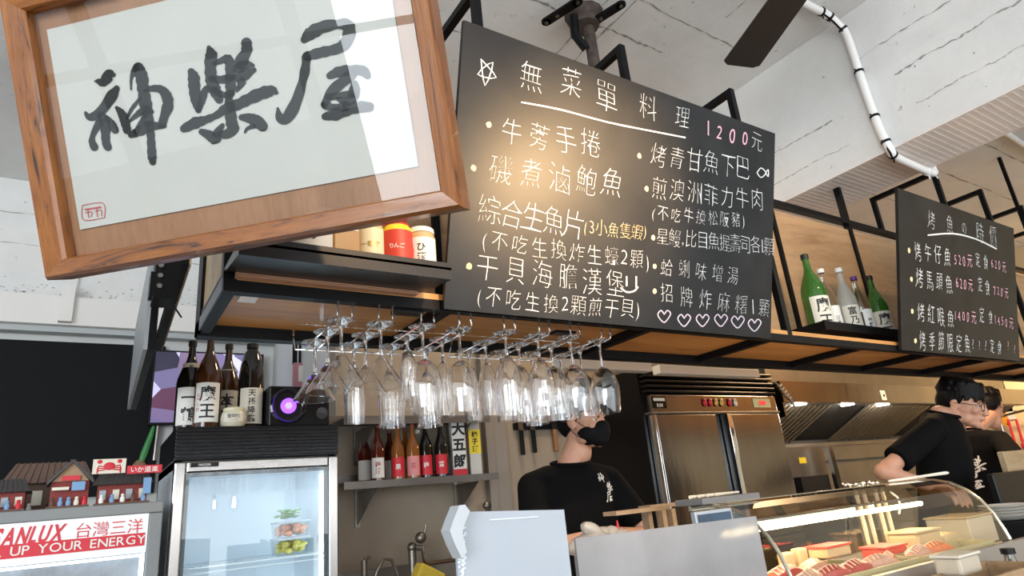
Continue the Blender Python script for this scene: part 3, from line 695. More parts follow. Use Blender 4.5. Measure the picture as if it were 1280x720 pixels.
# ================================================================= BOTTLES
def cylmap(c, rad, ang):        # label coordinates wrapped round a cylinder; ang = direction the label faces
    def f(a, b):
        t = ang + a / rad; return (c[0] + rad * math.cos(t), c[1] + rad * math.sin(t), c[2] + b)
    f.curved = True
    return f
def wrap_label(mb, c, rad, ang, a0, a1, b0, b1, n=14):
    f = cylmap(c, rad, ang); vs = []
    for i in range(n + 1):
        a = a0 + (a1 - a0) * i / n; vs += [f(a, b0), f(a, b1)]
    mb.add(vs, [(2 * i, 2 * i + 2, 2 * i + 3, 2 * i + 1) for i in range(n)], True)
def face_ang(x, y, extra=0): return math.atan2(-y, -x) + extra
BP = {'isshobin': (.0525, .395, [(0, 0), (.9, 0), (1, .012), (1, .52), (.93, .58), (.66, .69), (.40, .77), (.29, .83), (.27, .96), (.31, .965), (.31, 1)]),
      'round': (.0525, .37, [(0, 0), (.9, 0), (1, .012), (1, .50), (.97, .62), (.86, .74), (.66, .87), (.47, .96), (.44, 1)]),
      'mid': (.037, .30, [(0, 0), (.9, 0), (1, .012), (1, .50), (.93, .58), (.62, .70), (.40, .78), (.33, .84), (.32, .95), (.38, .955), (.38, 1)])}
def bottle(name, label, x, y, z, kind, glass, capm, group=None, r=None, h=None, lab=None, text=None, labm=LABEL, inkm=INK, turn=0, lw=None, lb=(.06, .46), neck=None, tsize=None, small=None):
    r0, h0, pr = BP[kind]; r = r or r0; h = h or h0
    t = thing(name, label, 'bottle', (x, y, z), group=group)
    cut = .94
    mb = MB(); prof = [(a * r, b * h) for a, b in pr]
    body = [p for p in prof if p[1] <= cut * h] + [(prof[-1][0] * .85, cut * h)]
    mb.lathe(body, n=28); mb.build('bottle_body', glass, t)
    mb = MB(); rt = prof[-1][0] * 1.05; mb.lathe([(0, cut * h), (rt, cut * h), (rt, h * .995), (rt * .85, h), (0, h)], n=20); mb.build('cap', capm, t)
    ang = face_ang(x, y, turn)
    if lab is not False:
        lw = lw or r * 2.0
        mb = MB(); wrap_label(mb, (0, 0, 0), r + .0007, ang, -lw / 2, lw / 2, lb[0] * h, lb[1] * h); lo = mb.build('paper_label', labm, t)
        if text:
            mb = MB(); fm = cylmap((0, 0, 0), r + .0013, ang); n = len(text); hh = (lb[1] - lb[0]) * h; sz = tsize or min(hh / n * .85, lw * .62)
            write(mb, text, 0, (lb[0] + lb[1]) / 2 * h, sz, fm, off=.018, vertical=True, track=min(1.1, hh / n / sz)); mb.build('label_writing', inkm, lo, fixn=False)
        if small:
            mb = MB(); fm = cylmap((0, 0, 0), r + .0013, ang); write(mb, small, -lw * .36, (lb[0] + lb[1]) / 2 * h, hh * .11 if text else .012, fm, vertical=True); mb.build('small_writing', REDINK, lo, fixn=False)
    if neck:
        mb = MB(); nh, nr, ntxt = neck; wrap_label(mb, (0, 0, 0), nr + .001, ang, -nr * 1.2, nr * 1.2, nh - .016, nh + .016); no = mb.build('neck_label', LABEL, t)
        mb = MB(); write(mb, ntxt, 0, nh, .018, cylmap((0, 0, 0), nr + .0016, ang), off=.01); mb.build('label_writing', INK, no, fixn=False)
    return t
# on the tray
gpc = 'bottles on the canopy tray'
def at_x(px, py, y): return P(px, py, y=y).x
zt_ = ZR(.5535)
BCAP = mat('black_bottle_cap', (.012, .015, .012), .4)
yb_ = 1.50
bottle('sake_bottle', 'tall green bottle with cream label, leftmost on the canopy tray', at_x(1003, 312, yb_), yb_, zt_, 'isshobin', GREENG, BCAP, gpc, text='魔王', turn=.55, h=.385)
bottle('clear_bottle', 'clear empty bottle with white cap right after the left green bottle', at_x(1023, 330, yb_ + .03), yb_ + .03, zt_, 'mid', CLEARG, LABELW, gpc, r=.040, h=.345, text='酒造', labm=LABELW, tsize=.02, turn=.6, lw=.05)
bottle('clear_bottle', 'frosted white bottle with cream label in the middle of the canopy tray', at_x(1046, 331, yb_), yb_, zt_, 'mid', FROSTG, LABELW, gpc, r=.043, h=.35, text='富乃宝', turn=.3)
bottle('clear_bottle', 'clear bottle with a purple cap on the canopy tray', at_x(1064, 338, yb_ - .02), yb_ - .02, zt_, 'mid', CLEARG, mat('purple_cap', (.10, .03, .16), .4), gpc, r=.038, h=.31, text='吟醸', labm=LABELW, tsize=.02, turn=.6, lw=.05)
bottle('sake_bottle', 'green bottle beside the fish price chalkboard, rightmost on the canopy tray', at_x(1082, 332, yb_ + .02), yb_ + .02, zt_, 'isshobin', GREENG, BCAP, gpc, r=.047, h=.355, text='魔王', turn=.4)
# jars
zj = ZR(.5015); yj = 1.24
def jar(px, r, h, label, name, bodym, capm, labm, txt, top=True, bulge=0, inkm=INK, extra=None, tsz=.022):
    x = at_x(px, 315, yj); t = thing(name, label, 'jar', (x, yj, zj), group='jars and cans on the jar shelf')
    mb = MB(); mb.lathe([(0, 0), (r * .92, 0), (r, .008), (r * (1 + bulge), h * .45), (r, h * .8), (r * .85, h * .9), (r * .85, h * .93)], n=28); mb.build('jar_body', bodym, t)
    mb = MB(); rr = r * (.93 if top else .7); mb.lathe([(0, h * .93 - .004), (rr, h * .93 - .004), (rr, h - .002), (rr * .93, h), (0, h)], n=24); mb.build('lid', capm, t)
    an = face_ang(x, yj); rl = r * (1 + bulge) + .0008
    mb = MB(); wrap_label(mb, (0, 0, 0), rl, an, -r * 1.25, r * 1.25, h * .16, h * .76); lo = mb.build('paper_label', labm, t)
    mb = MB(); write(mb, txt, 0, h * .46, tsz, cylmap((0, 0, 0), rl + .0006, an), off=.015, vertical=len(txt) < 3); mb.build('label_writing', inkm, lo, fixn=False)
    return t
jar(390, .042, .115, 'round white jar, leftmost on the jar shelf below the frame', 'white_jar', LABELW, LABELW, LABELW, 'の')
q = at_x(430, 315, yj); bx = thing('spirit_bottle', 'square amber bottle with white label on the jar shelf', 'bottle', (q, yj, zj)); mb = MB(); mb.box(-.030, .030, -.022, .03, 0, .15, bev=.004); mb.build('bottle_body', mat('amber_box_bottle', (.34, .19, .07), .3), bx)
mb = MB(); mb.box(-.022, .024, -.0235, -.0225, .085, .135); lo = mb.build('paper_label', LABELW, bx); mb = MB(); write(mb, '文', 0, .115, .026, lambda a, b: (a, -.0242, b), off=.02); mb.build('label_writing', INK, lo, fixn=False)
jar(463, .030, .128, 'tall gold beer can with a printed emblem on the jar shelf', 'beer_can', mat('gold_can', (.70, .55, .28), .35, .3), GOLD, mat('cream_gold_print', (.72, .64, .42), .5), '一番搾', inkm=GOLD, tsz=.014)
j = jar(497, .033, .132, 'red apple-shaped drink bottle between gold can and sugar jar', 'apple_bottle', mat('apple_red', (.72, .03, .03), .25), mat('black_stem_cap', (.02, .015, .01), .5), mat('apple_red_lbl', (.55, .05, .03), .5), 'りんご', top=False, bulge=.14, inkm=LABELW, tsz=.013)
mb = MB(); mb.lathe([(.034, .102), (.0335, .109), (.026, .122), (.018, .127)], n=24); mb.build('yellow_shoulder', YEL, j)
jar(527, .033, .122, 'glass jar with white lid and black hiragana label, rightmost on the jar shelf', 'sugar_jar', mat('tan_sugar', (.50, .33, .17), .5), LABELW, LABELW, 'ひ酒')

# ================================================================= WHITE GLASS-DOOR FRIDGE
YW = 2.80
fx0, fx1 = P(220, 555, y=YW).x, P(423, 553, y=YW).x
fzt, fzm = ZR(.147 * YW), ZR(.100 * YW)
FG = thing('display_fridge', 'white-lit glass door drinks fridge with black louvred top under the sake bottles', 'fridge', ((fx0 + fx1) / 2, YW, 0))
ox = (fx0 + fx1) / 2; hw = (fx1 - fx0) / 2
WARMW = mat('white_fridge_liner', (.74, .80, .85), .4)
mb = MB(); mb.box(-hw, -hw + .03, .05, .60, .08, fzm); mb.box(hw - .03, hw, .05, .60, .08, fzm); mb.box(-hw, hw, .57, .60, .08, fzm); mb.box(-hw, hw, .05, .60, .08, .3); mb.box(-hw, hw, .05, .6, fzm - .03, fzm); mb.build('cabinet', WARMW, FG)
mb = MB(); mb.box(-hw - .002, hw + .002, .018, .60, fzm + .001, fzt, bev=.004)
mb.build('grille_housing', BLACKP, FG)
for k in range(8):
    z = fzm + .012 + k * (fzt - fzm - .02) / 8; mb = MB(); mb.box(-hw - .001, hw + .001, .002, .020, z, z + .009, Matrix.Identity(4)); mb.build('louvre', mat('black_louvre', (.006, .006, .007), .28, spec=.3), FG)
mb = MB(); dz1 = fzm - .004; t_ = .042
mb.box(-hw, -hw + t_, 0, .045, .25, dz1, bev=.006); mb.box(hw - t_, hw, 0, .045, .25, dz1, bev=.006); mb.box(-hw + t_, hw - t_, 0, .045, dz1 - t_, dz1, bev=.006); mb.box(-hw + t_, hw - t_, 0, .045, .25, .25 + t_, bev=.006)
DR = mb.build('door', mat('satin_aluminium', (.30, .285, .27), .24, 1), FG)
mb = MB(); mb.box(-hw + t_ - .002, hw - t_ + .002, .008, .013, .29, dz1 - t_ + .002); mb.build('glass_pane', thin_glass('fridge_glazing', (.94, .97, .98), 1.5, 1.6), DR)
mb = MB()
for s in (-1, 1): mb.box(s * (hw - t_ - .008) - .006, s * (hw - t_ - .008) + .006, .014, .03, .29, dz1 - t_)
mb.box(-hw + t_, hw - t_, .014, .03, dz1 - t_ - .014, dz1 - t_); mb.build('door_gasket', mat('dark_gasket', (.10, .11, .12), .5), DR)
mb = MB(); mb.box(-hw + .055, -hw + .155, -.002, 0, dz1 - .022, dz1 - .006); BD = mb.build('badge', BLACKP, DR); 
mb = MB(); write(mb, 'FREEZER', -hw + .105, dz1 - .014, .011, lambda a, b: (a, -.0028, b), off=.01); mb.build('badge_writing', LABELW, BD, fixn=False)
LED = mat('fridge_led', (.9, .95, 1), .5, emit=(.72, .88, 1.0), es=6)
mb = MB(); mb.box(-hw + .04, hw - .04, .07, .095, fzm - .05, fzm - .035); mb.build('lamp', LED, FG)
mb = MB(); mb.box(hw - .05, hw - .035, .09, .105, .4, fzm - .07); mb.build('lamp', LED, FG)
zsh = P(300, 702, y=YW + .15).z
for zz in (zsh, zsh - .38, zsh - .7):
    mb = MB()
    for k in range(26): xx = -hw + .04 + k * (2 * hw - .08) / 25; mb.tube([(xx, .07, zz), (xx, .54, zz)], .0022, 5)
    for yy in (.07, .3, .54): mb.tube([(-hw + .035, yy, zz - .003), (hw - .035, yy, zz - .003)], .0035, 6)
    mb.tube([(-hw + .035, .068, zz - .022), (hw - .035, .068, zz - .022)], .003, 6)
    mb.build('wire_shelf', mat('white_wire', (.85, .88, .9), .4), FG)
# food tubs in the fridge
CLR = thin_glass('clear_plastic', (.90, .93, .93), 1.45, 1.5)
def tub(name, label, x, y, z, w_, d_, h_, fill, n, rr=.016, lidm=None, group=None):
    t = thing(name, label, 'food tub', (x, y, z), group=group)
    mb = MB(); s = .9
    mb.add([(-w_ / 2 * s, -d_ / 2 * s, 0), (w_ / 2 * s, -d_ / 2 * s, 0), (w_ / 2 * s, d_ / 2 * s, 0), (-w_ / 2 * s, d_ / 2 * s, 0), (-w_ / 2, -d_ / 2, h_), (w_ / 2, -d_ / 2, h_), (w_ / 2, d_ / 2, h_), (-w_ / 2, d_ / 2, h_)], [(3, 2, 1, 0), (0, 1, 5, 4), (1, 2, 6, 5), (2, 3, 7, 6), (3, 0, 4, 7)]); mb.build('tub', CLR, t)
    mb = MB(); random.seed(int(x * 1000) + n)
    for k in range(n): mb.sph((random.uniform(-.4, .4) * w_, random.uniform(-.38, .38) * d_, random.uniform(.15, .75) * h_), (rr * random.uniform(.7, 1.2), rr * random.uniform(.7, 1.2), rr * random.uniform(.5, 1)), n=7, m=5)
    o = mb.build('food_pieces', fill, t); o['kind'] = 'stuff'
    mb = MB(); mb.box(-w_ / 2 - .003, w_ / 2 + .003, -d_ / 2 - .003, d_ / 2 + .003, h_ - .003, h_ + .004, bev=.002); mb.build('lid', lidm or mat('clear_lid', (.75, .8, .82), .3, trans=.6), t)
q = P(362, 690, y=YW + .2)
tub('food_tub', 'clear tub of yellow pieces on the fridge shelf', q.x, YW + .2, zsh + .003, .13, .13, .065, mat('yellow_food', (.75, .62, .15), .5), 40)
tub('food_tub', 'clear tub of orange pieces stacked on the yellow one in the fridge', q.x, YW + .2, zsh + .073, .13, .13, .06, mat('orange_food', (.70, .25, .12), .5), 40)
hb = MB(); random.seed(3)
for k in range(60): a = random.uniform(0, 6.3); hb.sph((q.x - .01 + .05 * random.random() * math.cos(a), YW + .2 + .05 * math.sin(a) * random.random(), zsh + .15 + random.random() * .035), (.012, .012, .004), n=6, m=4)
o = hb.build('herb_bunch', mat('pale_herbs', (.30, .48, .25), .6)); tag(o, 'small pale green herb bunch on top of the stacked tubs in the fridge', 'herbs')
# pendant lamps behind the camera (they show as reflections in the fridge door)
FIL = mat('lamp_filament', (1, .7, .3), .5, emit=(1, .62, .22), es=60)
for k, (px, py, yb) in enumerate(((293, 627, -.9), (268, 630, -2.2))):
    Y2 = 2 * YW - yb; rr = ray(px, py); q = CP + rr * (Y2 / rr.y); q.y = yb
    t = thing('pendant_lamp', ('filament bulb hanging on a cord behind the viewpoint, the nearer one', 'filament bulb hanging on a cord behind the viewpoint, the farther one')[k], 'lamp', q)
    mb = MB(); mb.lathe([(.0, -.085), (.03, -.07), (.048, -.03), (.045, .0), (.025, .045), (.016, .07)], n=20); mb.build('glass_bulb', CLR, t)
    mb = MB()
    for s in range(8): a = s * PI / 4; mb.tube([(.013 * math.cos(a), .013 * math.sin(a), -.05), (.008 * math.cos(a), .008 * math.sin(a), .04)], .0022, 5)
    mb.build('filament', FIL, t)
    mb = MB(); mb.cyl((0, 0, .065), (0, 0, .11), .02); mb.tube([(0, 0, .1), (0, 0, zc - q.z)], .003, 6); mb.build('cord', BLACKP, t)

# sake bottles on the fridge
zt2 = fzt + .001; yq = YW + .14
gs = 'sake bottles on the display fridge'
KC = mat('black_cap2', (.012, .011, .011), .45)
bottle('sake_bottle', 'dark bottle with white label half hidden, leftmost on the display fridge', at_x(236, 505, yq + .05), yq + .05, zt2, 'isshobin', DARKG, KC, gs, text='一鶴', labm=LABELW, neck=(.27, .034, '祝'), h=.39)
bottle('sake_bottle', 'brown bottle with a white label and two big brush characters on the display fridge', at_x(259, 505, yq - .02), yq - .02, zt2, 'isshobin', BROWNG, KC, gs, text='魔王', labm=LABELW, h=.405, small='名門の粋')
bottle('sake_bottle', 'brown bottle with a neck label behind the squat jar on the display fridge', at_x(283, 505, yq + .15), yq + .15, zt2, 'isshobin', BROWNG, KC, gs, text='本格', neck=(.27, .034, '本五'), h=.41)
b4 = bottle('sake_bottle', 'broad-shouldered black bottle with slanted neck band, beside the speaker', at_x(313, 505, yq + .03), yq + .03, zt2, 'round', DARKG, KC, gs, text='天孫降臨', r=.0535, h=.385, turn=.1, neck=(.29, .040, '天孫降臨'))
b4.rotation_euler = (0, 0, 0)
jx = at_x(292, 518, yq - .07); t = thing('ceramic_jar', 'squat cream jar with a printed band standing in front of the sake bottles', 'jar', (jx, yq - .07, zt2))
mb = MB(); mb.lathe([(0, 0), (.036, 0), (.047, .012), (.05, .035), (.046, .058), (.040, .065)], n=28); mb.build('jar_body', mat('cream_glaze', (.60, .57, .42), .25), t)
mb = MB(); mb.lathe([(0, .065), (.041, .065), (.041, .076), (.03, .082), (0, .082)], n=24); mb.build('lid', mat('cream_lid', (.66, .62, .44), .35), t)
an = face_ang(jx, yq - .07); mb = MB(); wrap_label(mb, (0, 0, 0), .0512, an, -.04, .04, .018, .052); lo = mb.build('paper_label', LABEL, t)
mb = MB(); write(mb, '雪明り', 0, .04, .019, cylmap((0, 0, 0), .0518, an), off=.01); write(mb, '~~~~', 0, .025, .016, cylmap((0, 0, 0), .0518, an)); mb.build('label_writing', INK, lo, fixn=False)
# speaker
sp0, sp1 = P(336, 500, y=YW + .06).x, P(412, 500, y=YW + .06).x; sh_ = .175
t = thing('speaker', 'black speaker with a glowing purple ring on top of the display fridge', 'speaker', ((sp0 + sp1) / 2, YW + .06, zt2)); sw = (sp1 - sp0) / 2
mb = MB(); mb.box(-sw, sw, 0, .18, 0, sh_, bev=.008); mb.build('cabinet', BLACKP, t)
cxs = -sw + .082; RX = Matrix.Rotation(PI / 2, 3, 'X')
mb = MB(); mb.lathe([(.078, 0), (.078, .006), (.070, .010), (.064, .004), (.050, -.004), (.034, -.002)], (cxs, -.001, sh_ / 2), 36, RX); mb.build('cone_ring', mat('gloss_black', (.01, .01, .012), .08), t)
mb = MB(); mb.lathe([(.033, .0), (.033, .006), (.017, .010), (.016, .004)], (cxs, -.001, sh_ / 2), 32, RX); mb.build('light_ring', mat('purple_glow', (.1, .02, .5), .4, emit=(.16, .05, 1.0), es=3.0), t)
mb = MB(); mb.lathe([(0, .012), (.012, .011), (.015, .006), (.015, 0)], (cxs, -.001, sh_ / 2), 24, RX); mb.build('dust_cap', mat('lilac_cap', (.5, .4, .7), .4, emit=(.6, .5, .9), es=.5), t)
for zz, rr in ((.055, .026), (.13, .012)):
    mb = MB(); mb.lathe([(rr, 0), (rr, .005), (rr * .7, .004), (0, .002)], (sw - .035, -.001, zz), 24, RX); mb.build('knob', mat('dark_grey_plastic', (.03, .03, .032), .35), t)

# ================================================================= LEFT FRIDGE (sign header)
YS = 2.72
sx1 = P(205, 627, y=YS).x; szt = ZR(.0495 * YS)
SL = thing('counter_fridge', 'grey-framed fridge with white and red lettered header at lower left', 'fridge', (sx1, YS, 0))
GR = mat('grey_fridge_frame', (.17, .18, .18), .4)
Wd = .95
mb = MB(); mb.box(-Wd, 0, .04, .6, 0, szt); mb.build('cabinet', GR, SL)
zh0 = ZR(-.018 * YS)
mb = MB(); mb.box(-Wd, -.001, 0, .039, szt - .037, szt - .0005, bev=.003); mb.box(-.042, -.001, 0, .039, .1, szt - .038, bev=.003); mb.box(-Wd, -Wd + .04, 0, .039, .1, szt - .038); DO = mb.build('door_frame', GR, SL)
mb = MB(); zp1 = szt - .038; zp0 = P(188, 690, y=YS).z
mb.box(-Wd + .04, -.043, .008, .03, zp0, zp1); SP = mb.build('sign_panel', mat('white_sign_face', (.76, .76, .76), .35), SL)
mb = MB(); zr1 = P(188, 665, y=YS).z; zr0 = P(188, 681, y=YS).z; mb.box(-Wd + .041, -.05, .0065, .0079, zr0, zr1); RS = mb.build('red_stripe', RED, SP)
fm = lambda a, b: (a, .0055, b)
mb = MB(); a = P(60, 681, y=YS); tx = lambda px, py: P(px, py, y=YS).x - sx1
zz_ = (P(40, 665, y=YS).z)
mb = MB(); write(mb, 'SANLUX', (tx(-9, 672) + tx(82, 662)) / 2, P(40, 669, y=YS).z, .072, lambda a, b: (a, .0060, b), off=.035, shear=.22, fit=tx(82, 662) - tx(-9, 672)); mb.build('sign_lettering', RED, SP, fixn=False)
mb = MB(); write(mb, '台灣三洋', (tx(92, 663) + tx(182, 656)) / 2, P(137, 660, y=YS).z, (tx(182, 656) - tx(92, 663)) / 4.1, lambda a, b: (a, .0060, b), off=-.002); mb.build('sign_lettering', RED, SP, fixn=False)
mb = MB(); write(mb, 'FILL UP YOUR ENERGY', (tx(-36, 700) + tx(183, 675)) / 2, (zr0 + zr1) / 2, .040, lambda a, b: (a, .0050, b), fit=tx(183, 675) - tx(-36, 700), off=.004); mb.build('stripe_lettering', LABELW, RS, fixn=False)
mb = MB(); mb.box(-Wd + .04, -.043, .03, .036, .25, zp0 - .001); mb.build('glass_door', mat('dark_fridge_glass', (.16, .19, .22), .12, coat=.5, var=.5, scale=9), SL)
mb = MB(); mb.box(-Wd + .05, -.05, .012, .028, zp0 - .012, zp0 - .003); mb.box(-.06, -.046, .012, .028, .3, zp0 - .003); mb.build('lamp', mat('soft_led', (.8, .9, 1), .5, emit=(.75, .9, 1), es=1.6), SL)
# model houses on it
REDW = mat('model_red_wood', (.20, .02, .015), .6); BRW = mat('model_brown_wood', (.10, .05, .03), .6); ROOF = mat('model_dark_tile', (.055, .05, .05), .6); ROOFR = mat('model_brown_tile', (.13, .08, .06), .6)
def house(name, label, px0, px1, hpx, style, yy=YS + .10):
    x0 = P(px0, 620, y=yy).x; x1 = P(px1, 620, y=yy).x; w_ = x1 - x0; h_ = hpx * .0031
    t = thing(name, label, 'model house', ((x0 + x1) / 2, yy, szt + .0008), group='model houses on the counter fridge')
    mb = MB(); mb.box(-w_ / 2, w_ / 2, -.05, .08, 0, .006); mb.build('base', BRW, t)
    mb = MB(); mb.box(-w_ * .46, w_ * .46, 0, .075, .006, h_ * .55); mb.build('walls', REDW if style != 2 else BRW, t)
    n = 9
    if style == 0:     # gable front
        mb = MB(); pk = (0, h_); e = (w_ * .56, h_ * .55)
        for s in (-1, 1): mb.prism([(0, -.03, pk[1]), (0, -.03, pk[1] - .01), (s * e[0], -.03, e[1] - .012), (s * e[0], -.03, e[1])], (0, .12, 0))
        mb.build('roof', ROOF, t)
        for s in (-1, 1):
            for k in range(6):
                f = (k + .5) / 6; mb = MB(); mb.tube([(s * e[0] * f, -.032, h_ + (e[1] - h_) * f + .003), (s * e[0] * f, .09, h_ + (e[1] - h_) * f + .003)], .0025, 5); mb.build('roof_ridge', ROOF, t)
        mb = MB(); mb.prism([(-e[0] * .8, -.012, e[1]), (e[0] * .8, -.012, e[1]), (0, -.012, h_ * .95)], (0, .01, 0)); mb.build('gable', mat('model_tan', (.32, .20, .11), .6), t)
        mb = MB(); mb.box(-w_ * .22, w_ * .22, -.022, -.013, h_ * .56, h_ * .66); mb.build('sign', RED, t)
        mb = MB(); mb.box(-w_ * .42, -w_ * .02, -.045, -.002, h_ * .36, h_ * .42); mb.build('awning', LABEL, t)
        mb = MB(); mb.box(w_ * .04, w_ * .36, -.040, -.036, h_ * .34, h_ * .52); mb.build('curtain', BLU, t)
    else:              # long hipped roof
        mb = MB(); z0 = h_ * .55; z1 = h_ * .95
        mb.hexa([(-w_ * .56, -.04, z0), (w_ * .56, -.04, z0), (w_ * .56, .1, z0), (-w_ * .56, .1, z0)], [(-w_ * .42, .02, z1), (w_ * .42, .02, z1), (w_ * .42, .045, z1), (-w_ * .42, .045, z1)]); mb.build('roof', ROOFR if style == 2 else ROOF, t)
        for k in range(12):
            f = (k + .5) / 12 * 2 - 1; mb = MB(); mb.tube([(w_ * .55 * f, -.041, z0 + .002), (w_ * .42 * f, .02, z1 + .002)], .0022, 5); mb.build('roof_ridge', ROOFR if style == 2 else ROOF, t)
        for k in range(4): mb = MB(); xx = (-.36 + .24 * k) * w_; mb.box(xx - w_ * .06, xx + w_ * .06, -.006, -.001, h_ * .15, h_ * .42); mb.build('shop_window', LABEL if k % 2 else mat('model_window', (.30, .34, .36), .4), t)
    random.seed(px0 + 5)
    for k in range(5):
        xx = (-.38 + .19 * k) * w_; mb = MB(); c = random.choice((LABELW, RED, BLU, BRW, LABEL)); mb.lathe([(.007, 0), (.008, .012), (.005, .02), (0, .021)], (xx, -.034, .006), 8); mb.sph((xx, -.034, .030), .006, n=8, m=6); mb.build('figurine', c, t)
    return t
house('model_house', 'model shop with white signboard at the left edge, on the counter fridge', -40, 34, 36, 1, YS + .07)
house('model_house', 'model house with long brown tiled roof behind the others on the counter fridge', 5, 110, 62, 2, YS + .32)
house('model_house', 'model house with a pointed gable and small red sign on the counter fridge', 60, 112, 52, 0, YS + .07)
h4 = house('model_house', 'model shop with crab picture and red banner sign on the counter fridge', 118, 186, 40, 1, YS + .07)
mb = MB(); mb.box(-.10, .0, -.052, -.046, .105, .155); cp = mb.build('picture_sign', LABEL, h4)
mb = MB(); mb.sph((-.05, -.053, .13), (.018, .002, .014), n=12, m=6)
for s in (-1, 1):
    for k in range(3): mb.tube([(-.05 + s * .012, -.053, .128 - k * .005), (-.05 + s * .032, -.053, .132 - k * .008), (-.05 + s * .036, -.053, .118 - k * .006)], .0022, 5)
    mb.sph((-.05 + s * .03, -.053, .146), (.008, .002, .007), n=8, m=5)
mb.build('crab_emblem', RED, cp)
mb = MB(); mb.box(.005, .115, -.056, -.048, .100, .128); rs = mb.build('banner_sign', RED, h4)
mb = MB(); write(mb, 'いか道楽', .06, .114, .022, lambda a, b: (a, -.0568, b), off=.01); mb.build('sign_lettering', LABELW, rs, fixn=False)
mb = MB(); mb.box(.06, .085, -.05, -.047, .03, .085); mb.build('blue_banner', BLU, h4)
# green handled brush and hooks behind
q = P(181, 556, y=YL - .06); t = thing('bottle_brush', 'green-handled brush hanging on the wall left of the display fridge', 'brush', q)
mb = MB(); mb.tube([(.05, 0, .16), (.03, 0, .06), (-.0, 0, -.06), (-.01, 0, -.10)], [.006, .016, .022, .018], 8); mb.build('handle', mat('green_plastic', (.06, .26, .08), .4), t)
mb = MB(); mb.tube([(.05, 0, .16), (.07, .02, .2), (.13, .055, .21)], .008, 6); mb.tube([(.07, 0, .22), (.06, 0, -.1)], .012, 8); mb.build('hanging_bracket', STEEL, t)
mb = MB(); mb.sph((-.02, 0, -.18), (.05, .04, .09), n=14, m=10); mb.build('brush_head', mat('tan_bristle', (.28, .17, .10), .9, bump=.5, bscale=60), t)

# ================================================================= TV, hanging board, odds at left
q0 = P(193, 437, y=YL - .09); q1 = P(327, 530, y=YL - .09)
t = thing('television', 'flat television behind the sake bottles showing a purple and white picture', 'television', ((q0.x + q1.x) / 2, YL - .09, q1.z)); hw_ = (q1.x - q0.x) / 2; hh_ = q0.z - q1.z
mb = MB(); mb.box(-hw_, hw_, 0, .04, 0, hh_, bev=.004); mb.build('housing', BLACKP, t)
mb = MB(); mb.box(-hw_ + .012, hw_ - .012, -.002, -.0002, .018, hh_ - .012); mb.build('screen', screenmat(), t)
# menu screen panel seen edge-on, hanging from the slab
ya, yb = 2.35, 3.35
pa = P(184, 437, y=ya); pb = P(152, 512, y=yb)
t = thing('hanging_screen', 'grey-faced black-framed screen hanging edge-on left of the canopy end', 'screen')
mb = MB(); xa, xb = pa.x, P(166, 480, y=yb).x
pts = [(pa.x, ya, pa.z), (xb, yb, P(153, 512, y=yb).z), (xb, yb, ZR(.95)), (pa.x, ya, ZR(1.0))]
mb.prism(pts, (-.012, 0, 0)); 
mb.build('screen_face', mat('smoked_acrylic', (.34, .35, .36), .4, alpha=.8), t)
mb = MB(); mb.prism([(p[0] + .001, p[1], p[2]) for p in pts], (.022, 0, 0)); mb.build('frame', BLACK, t)
q = P(207, 352, y=2.25); t2 = thing('screen_bracket', 'black swivel bracket behind the hanging screen', 'bracket')
mb = MB(); mb.box(q.x - .035, q.x + .035, 2.20, 2.30, q.z - .075, q.z + .10); mb.box(q.x - .045, q.x - .035, 2.22, 2.28, q.z - .06, q.z + .02); mb.box(q.x - .02, q.x + .02, 2.24, 2.28, q.z + .10, zc - .001)
mb.build('bracket_body', BLACK, t2)
for k in range(4): mb = MB(); mb.cyl((q.x - .02, 2.193, q.z + .07 - k * .035), (q.x - .02, 2.20, q.z + .07 - k * .035), .008, 10); mb.build('bolt', STEELD, t2)
mb = MB(); mb.tube([P(217, 365, y=2.24), P(219, 385, y=2.24), P(227, 397, y=2.24)], .003, 6); mb.build('cable', BLACKP, t2)
a, b = P(232, 318, y=2.2), P(198, 428, y=3.1); mb = MB(); mb.bar(a, b, .022, .07, (0, 0, 1)); t3 = thing('slanting_board', 'black board with a raw wood edge slanting beside the canopy end', 'board'); mb.build('board_face', BLACK, t3)
mb = MB(); dd = Vector((.016, 0, .0)); mb.bar(a + dd, b + dd, .006, .07, (0, 0, 1)); mb.build('wood_edge', PLYL, t3)
# pink bag
q = P(376, 465, y=4.05); t = thing('hanging_pouch', 'small pink pouch hanging on a black strap behind the martini glasses', 'pouch', q)
mb = MB(); mb.box(-.045, .045, 0, .03, -.10, .06, bev=.006); mb.build('pouch_body', mat('pink_cloth', (.50, .22, .26), .8), t)
mb = MB(); mb.box(-.015, .03, -.003, -.0005, -.06, .04); mb.build('patch', LABELW, t)
mb = MB(); mb.box(-.05, -.02, .01, .015, .05, .22); mb.box(-.012, .004, .01, .015, .05, .20); mb.build('strap', BLACKP, t)

# ================================================================= KITCHEN: shelves and bottles
yfw = YK - .29
def steel_shelf(z, pxa, pxb, label):
    xa = P(pxa[0], pxa[1], y=yfw).x; xb = P(pxb[0], pxb[1], y=yfw).x
    t = thing('wall_shelf', label, 'shelf', ((xa + xb) / 2, YK, z)); h = (xb - xa) / 2
    mb = MB(); mb.box(-h, h, -.29, -.001, -.003, 0); mb.box(-h, h, -.29, -.287, -.035, -.003); mb.box(-h, h, -.012, -.001, 0, .05); mb.build('shelf_plate', mat('worn_stainless', (.17, .155, .14), .5, 1, var=.2, scale=5), t)
    for x in (-h * .62, h * .72):
        mb = MB(); mb.prism([(x, -.28, -.035), (x, -.002, -.035), (x, -.002, -.20)], (.004, 0, 0)); mb.box(x - .012, x + .016, -.008, -.001, -.21, -.003); mb.build('bracket', STEELD, t)
    return t, xa, xb
zl = P(475, 600, y=yfw).z; zu = P(610, 520, y=yfw).z
